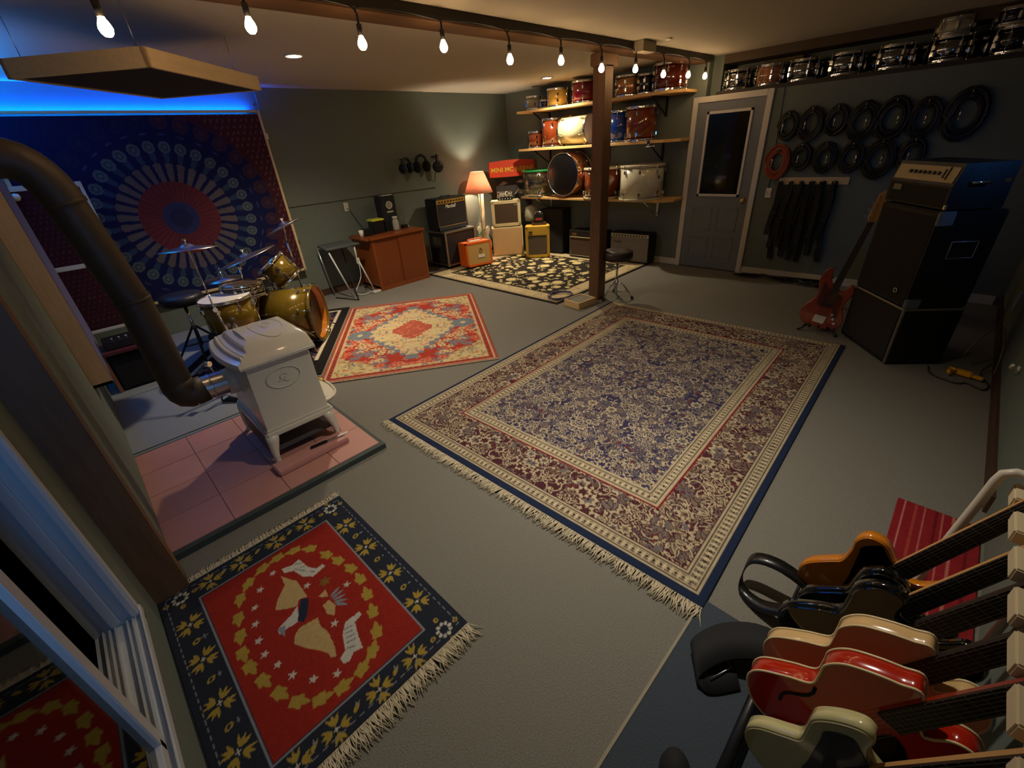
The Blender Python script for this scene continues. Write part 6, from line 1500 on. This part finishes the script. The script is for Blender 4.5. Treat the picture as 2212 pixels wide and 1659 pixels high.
def guitar(name, label, kind, bodym, M, thick=0.044, neckm=None, fbm=None, headm=None, guard=None, guardm=None, binding=None, sidem=None, scale=0.648, nfr=21, hardware=None, strings=6, knobs=3, fholes=False, cat='guitar'):
    """local: +y from tail to headstock, x across (bass side -x), z = face"""
    t = thing(name, label, cat); t.matrix_world = M
    hw = hardware or M_chrome; neckm = neckm or M_maple; fbm = fbm or M_rosew
    P = OUT[kind]
    b = MB(); b.prism(P, -thick, 0.0, 0.004 if binding else 0.009, 3 if not binding else 1)
    body = b.build('body', bodym, t)
    if binding:
        for z_ in (-0.001, -thick+0.001):
            b = MB(); b.tube([(x, y, z_) for x, y in P], 0.0034, 6, closed=True); b.build('binding', binding, t)
    j = {'double': 0.42, 'archtop': 0.45}.get(kind, 0.36)
    if kind == 'bass': j = 0.40
    end = j+scale*0.72 if kind != 'bass' else 0.93
    b = MB(); secs = []
    for y, w_ in ((j-0.07, 0.028), (j, 0.0275), (end, 0.0215)):
        secs.append([b.v(p) for p in ((-w_, y, 0.004), (-w_, y, -0.006), (-w_*0.6, y, -0.018), (w_*0.6, y, -0.018), (w_, y, -0.006), (w_, y, 0.004))])
    for A_, B_ in zip(secs[:-1], secs[1:]):
        for k in range(6): b.f([A_[k], A_[(k+1) % 6], B_[(k+1) % 6], B_[k]], k in (1, 2, 3))
    b.f(secs[0]); b.f(secs[-1][::-1]); b.build('neck', neckm, t)
    b = MB(); f0 = j-0.075
    A_ = [b.v(p) for p in ((-0.028, f0, 0.0045), (0.028, f0, 0.0045), (0.0215, end, 0.0045), (-0.0215, end, 0.0045))]; B_ = [b.v(p) for p in ((-0.028, f0, 0.010), (0.028, f0, 0.010), (0.0215, end, 0.010), (-0.0215, end, 0.010))]
    b.f(A_[::-1]); b.f(B_)
    for k in range(4): b.f([A_[k], A_[(k+1) % 4], B_[(k+1) % 4], B_[k]])
    fb_ = b.build('fingerboard', fbm, t)
    b = MB(); sl = (end-f0)/(1-2**(-nfr/12.0))
    for k in range(1, nfr+1):
        y = end-sl*(1-2**(-k/12.0)); w_ = 0.0215+0.0065*(end-y)/(end-f0); b.box((-w_, y-0.0009, 0.010), (w_, y+0.0009, 0.0112))
    b.build('frets', M_fret, fb_)
    b = MB()
    if kind in ('strat', 'tele', 'bass'):
        s_ = 1.25 if kind == 'bass' else 1.0
        H = [(-0.0215, end), (-0.030*s_, end+0.03), (-0.034*s_, end+0.10*s_), (-0.030*s_, end+0.17*s_), (-0.010, end+0.195*s_), (0.018, end+0.185*s_), (0.026, end+0.15*s_), (0.022, end+0.11*s_), (0.040*s_, end+0.06), (0.038*s_, end+0.025), (0.0215, end)]
        b.prism(H, -0.016, -0.001, 0.003); n_in = strings
        pegs = [(-0.036*s_, end+0.035+i*0.027*(6/strings)*s_, -0.024) for i in range(strings)]
    else:
        H = [(-0.0215, end), (-0.040, end+0.03), (-0.038, end+0.15), (-0.020, end+0.175), (0, end+0.165), (0.020, end+0.175), (0.038, end+0.15), (0.040, end+0.03), (0.0215, end)]
        b.prism(H, -0.018, -0.003, 0.003); pegs = [((-1 if i < 3 else 1)*0.044, end+0.045+(i % 3)*0.042, -0.024*0+(-0.012)) for i in range(6)]
    b.build('headstock', headm or neckm, t)
    b = MB()
    for x, y, _z in pegs:
        sg = -1 if x < 0 else 1
        b.cyl((x*0.55, y, -0.001), (x*0.55, y, 0.012), 0.005, n=8); b.cyl((x, y, -0.009), (x+sg*0.014, y, -0.009), 0.003, n=6); b.box((x+sg*0.012-0.004, y-0.008, -0.013), (x+sg*0.012+0.006, y+0.008, -0.004), 0.002)
    b.build('tuning_pegs', hw, t)
    if guard:
        b = MB(); b.prism(catmull(guard, 4), 0.0002, 0.0028, 0.0006, 1); b.build('pickguard', guardm, t)
    b = MB(); y = 0.10
    if kind == 'bass': b.box((-0.045, 0.045, 0), (0.045, 0.115, 0.014), 0.004)
    else: b.box((-0.042, y-0.012, 0), (0.042, y+0.014, 0.010), 0.003)
    b.build('bridge', hw, t)
    for y_ in ((0.16, 0.24) if kind != 'bass' else (0.215,)):
        b = MB(); b.box((-0.038, y_-0.010, 0), (0.038, y_+0.010, 0.009), 0.003); b.build('pickup', M_blkp if kind in ('single', 'bass') else hw, t)
    for i in range(knobs):
        b = MB(); b.cyl((0.075+0.022*i, 0.145-0.035*i, 0.0), (0.075+0.022*i, 0.145-0.035*i, 0.014), 0.011, n=14); b.build('knob', hw, t)
    b = MB()
    for i in range(strings):
        k = (i-(strings-1)/2)/((strings-1)/2); b.tube([(0.028*k, 0.09, 0.013), (0.016*k, end+0.004, 0.0125), ((pegs[i][0]*0.55), pegs[i][1], 0.006)], 0.0006 if strings == 6 else 0.0011, 4)
    b.build('strings', M_fret, t)
    b = MB(); b.cyl((0, 0.002, -thick/2), (0, -0.010, -thick/2), 0.006, n=10); b.build('strap_button', hw, t)
    if fholes:
        for sg in (-1, 1):
            b = MB(); b.tube([(sg*(0.115+0.012*sin(q*0.9)), 0.12+q*0.022, 0.001) for q in range(8)], 0.0045, 6); b.build('f_hole', M_blkm, t)
    return t
# rack guitars: plane across the room's x, face towards -x, leaning back towards the front wall
th = radians(21.5)
U = Vector((0, -sin(th), cos(th)))          # tail -> neck
N = Vector((0, cos(th), sin(th)))           # bass side, up and towards the room
def rackM(x, ty, tz, th_=None):
    if th_ is not None: u = Vector((0, -sin(th_), cos(th_))); n = Vector((0, cos(th_), sin(th_)))
    else: u, n = U, N
    fx = Vector((-1, 0, 0)); cxv = -n       # local x = -N (treble side), y = U, z = -X
    return Matrix(((cxv.x, u.x, fx.x, x), (cxv.y, u.y, fx.y, ty), (cxv.z, u.z, fx.z, tz), (0, 0, 0, 1)))
L_tan = lacquer('butterscotch_lacquer', srgb(206, 122, 26), 0.1, 6, (1, 6, 1)); L_red = lacquer('cherry_red_lacquer', srgb(176, 34, 10), 0.1, 5, (1, 5, 1))
L_blk = mat('black_guitar_gloss', srgb(12, 13, 14), 0.08, coat=1.0); L_cream = lacquer('aged_cream_lacquer', srgb(214, 176, 120), 0.06); L_white = lacquer('vintage_white_lacquer', srgb(206, 196, 140), 0.05)
M_bind = mat('cream_binding', srgb(220, 200, 150), 0.35)
sg_guard = [(-0.10, 0.30), (-0.115, 0.34), (-0.09, 0.39), (-0.05, 0.37), (0.04, 0.32), (0.09, 0.36), (0.115, 0.33), (0.105, 0.25), (0.12, 0.14), (0.10, 0.085), (0.05, 0.12), (-0.03, 0.13), (-0.06, 0.20)]
TY, TZ = -0.100, 0.064
g_a = guitar('electric_guitar', 'orange-tan electric guitar with maple back edge, farthest in the guitar rack', 'tele', L_tan, rackM(1.515, TY+0.03, TZ-0.01), guard=sg_guard, guardm=M_blkgl)
g_b = guitar('electric_guitar', 'glossy black electric guitar next to the orange-tan one in the rack', 'single', L_blk, rackM(1.365, TY, TZ), headm=M_blkgl)
g_c = guitar('electric_guitar', 'glossy black electric guitar, third from the far end of the rack', 'double', L_blk, rackM(1.225, TY, TZ+0.01), headm=M_blkgl, neckm=M_rosew)
g_d = guitar('electric_guitar', 'cream bodied electric guitar standing just behind the red one in the rack', 'archtop', L_cream, rackM(1.085, TY-0.005, TZ+0.01), thick=0.042, binding=M_bind, headm=M_blkgl, neckm=M_rosew)
g_e = guitar('electric_guitar', 'cherry red semi-hollow guitar with cream binding in the rack', 'archtop', L_red, rackM(0.955, TY, TZ+0.0), thick=0.052, binding=M_bind, headm=M_blkgl, fholes=True, guard=[(0.03, 0.34), (0.10, 0.30), (0.11, 0.20), (0.06, 0.16), (0.035, 0.20)], guardm=M_blkgl, neckm=mat('red_neck', srgb(140, 40, 14), 0.25, coat=0.6))
g_f = guitar('electric_guitar', 'vintage white electric guitar nearest the camera in the rack', 'strat', L_white, rackM(0.80, TY-0.01, TZ+0.035), guard=sg_guard, guardm=mat('black_pickguard', srgb(22, 18, 18), 0.3, coat=0.4))
b = MB(); b.cyl((0, -0.004, -0.022), (0, -0.020, -0.022), 0.010, n=12); b.build('strap_button', M_white, g_a)
# black padded strap hanging off the tail of a black guitar, and one lying towards the room
def ribbon(name, pts, wv, w_, th_, m, parent=None):
    b = MB(); rows = []
    for (p, wd) in zip(pts, wv):
        p = Vector(p); wd = Vector(wd).normalized()*w_/2
        rows.append((p, wd))
    R = []
    for i, (p, wd) in enumerate(rows):
        d = (rows[min(i+1, len(rows)-1)][0]-rows[max(i-1, 0)][0]).normalized(); n_ = d.cross(wd).normalized()*th_/2
        R.append([b.v(p-wd-n_), b.v(p+wd-n_), b.v(p+wd+n_), b.v(p-wd+n_)])
    for A_, B_ in zip(R[:-1], R[1:]):
        for k in range(4): b.f([A_[k], A_[(k+1) % 4], B_[(k+1) % 4], B_[k]], True)
    b.f(R[0][::-1]); b.f(R[-1])
    return b.build(name, m, parent)
M_lea = mat('black_leather', srgb(20, 19, 18), 0.35, noise=0.2, coat=0.2)
pts = catmull([(1.515, -0.04, 0.10), (1.51, 0.10, 0.15), (1.50, 0.20, 0.13), (1.47, 0.22, 0.06), (1.42, 0.20, 0.015), (1.38, 0.12, 0.03), (1.37, 0.02, 0.10), (1.365, -0.05, 0.13)], 4, False)
tag(ribbon('leather_strap', pts, [(1, 0.1, 0.2)]*len(pts), 0.055, 0.004, M_lea), 'black leather guitar strap looping out from the tail of the orange-tan guitar', 'strap')
pts = catmull([(1.21, -0.05, 0.09), (1.18, 0.06, 0.10), (1.13, 0.15, 0.07), (1.06, 0.20, 0.05), (1.005, 0.215, 0.040), (0.99, 0.185, 0.02), (1.015, 0.15, 0.016), (1.08, 0.10, 0.016)], 4, False)
tag(ribbon('padded_strap', pts, [(0.7, 0.5, 0.1)]*len(pts), 0.125, 0.014, M_blkm), 'wide black padded strap lying folded on the dark mat beside the red guitar', 'strap')
t = thing('allen_key', 'thin bent metal key on the black padded strap', 'tool', (1.03, 0.13, 0.030), radians(-25))
b = MB(); b.tube([(-0.05, 0, 0), (0.04, 0, 0), (0.045, 0.004, 0), (0.045, 0.022, 0)], 0.0022, 6); b.build('bent_rod', M_steel, t)
t = thing('black_pouch', 'small rounded black pouch on the dark mat at the bottom edge', 'bag', (0.66, 0.12, 0.008), 0.5)
b = MB(); b.lathe([(0, 0), (0.05, 0.0), (0.062, 0.02), (0.055, 0.05), (0.03, 0.07), (0, 0.074)], 20); o = b.build('pouch_body', M_blkm, t); o.scale = (1.0, 0.75, 1.0)
# guitar rack: lower padded rail, end frame, top rail with cream fingers
t = thing('guitar_rack', 'white tube guitar rack with cream padded blocks between the guitar necks', 'rack', (1.10, -0.20, 0))
o0 = Vector((1.10, -0.20, 0))
M_tubew = mat('white_painted_tube', srgb(206, 196, 176), 0.35); M_pad = mat('cream_block', srgb(214, 196, 158), 0.5, noise=0.03)
for x in (1.625, 0.60):
    P = [(x, 0.06, 0.02), (x, -0.20, 0.02), (x, -0.245, 0.10), (x, -0.278, 0.555), (x, -0.288, 0.68), (x, -0.293, 0.755), (x, -0.299, 0.785), (x, -0.318, 0.80), (x, -0.40, 0.80), (x, -0.455, 0.79), (x, -0.472, 0.74), (x, -0.475, 0.02)]
    b = MB(); b.tube([Vector(p)-o0 for p in P], 0.0125, 10); b.build('end_frame', M_tubew, t)
MB().tube([Vector((0.60, 0.02, 0.045))-o0, Vector((1.625, 0.02, 0.045))-o0], 0.018, 12).build('lower_rail', M_blkp, t)
MB().tube([Vector((0.60, -0.20, 0.045))-o0, Vector((1.625, -0.20, 0.045))-o0], 0.018, 12).build('lower_rail', M_blkp, t)
MB().box(Vector((0.60, -0.495, 0.70))-o0, Vector((1.625, -0.472, 0.755))-o0).build('upper_rail', M_pine, t)
bxs = [1.60, 1.455, 1.305, 1.155, 1.02, 0.885, 0.735]
for i, x in enumerate(bxs):
    w_ = 0.040 if i == 0 else 0.047
    b = MB(); b.box(Vector((x-w_-0.004, -0.470, 0.722))-o0, Vector((x+w_-0.004, -0.328, 0.762))-o0, 0.004); b.build('neck_block', M_pad, t)

# bass guitar on its stand by the stack
ax_ = Vector((0.165, -0.165, 1.0)).normalized()
fz = Vector((-0.95, -0.12, 0)); fz = (fz-ax_*fz.dot(ax_)).normalized()
xx = ax_.cross(fz).normalized()
org_ = Vector((4.56, 0.69, 0.045))
M4 = Matrix(((xx.x, ax_.x, fz.x, org_.x), (xx.y, ax_.y, fz.y, org_.y), (xx.z, ax_.z, fz.z, org_.z), (0, 0, 0, 1)))
M_sun = mat('cherry_burst_lacquer', srgb(150, 56, 34), 0.15, noise=0.10, scale=3, coat=0.9)
g_bass = guitar('bass_guitar', 'cherry sunburst four-string bass guitar standing on the floor by the amplifier stack', 'bass', M_sun, M4, strings=4, nfr=20, guard=[(-0.09, 0.40), (-0.05, 0.36), (0.05, 0.33), (0.09, 0.30), (0.10, 0.22), (0.115, 0.12), (0.09, 0.10), (0.05, 0.19), (-0.06, 0.19), (-0.085, 0.28)], guardm=mat('red_tortoise', srgb(84, 26, 20), 0.2, noise=0.5, scale=25, coat=0.7), headm=M_maple)
t = thing('guitar_stand', 'low black folding stand holding the bass guitar', 'stand', (4.60, 0.66, 0))
b = MB(); b.tube([(-0.06, 0.0, 0.06), (0.06, 0.02, 0.03), (0.14, 0.0, 0.30)], 0.010, 8); b.tube([(-0.09, 0.15, 0.012), (0.0, 0.10, 0.045), (0.04, 0.0, 0.05), (0.0, -0.10, 0.045), (-0.09, -0.15, 0.012)], 0.011, 8); b.tube([(0.06, 0.0, 0.05), (0.17, 0.0, 0.012)], 0.011, 8); b.build('stand_frame', M_blkp, t)
for y in (-0.07, 0.07): MB().tube([(0.03, y, 0.045), (-0.06, y, 0.05), (-0.085, y, 0.075)], 0.012, 8).build('padded_arm', M_rubber, t)
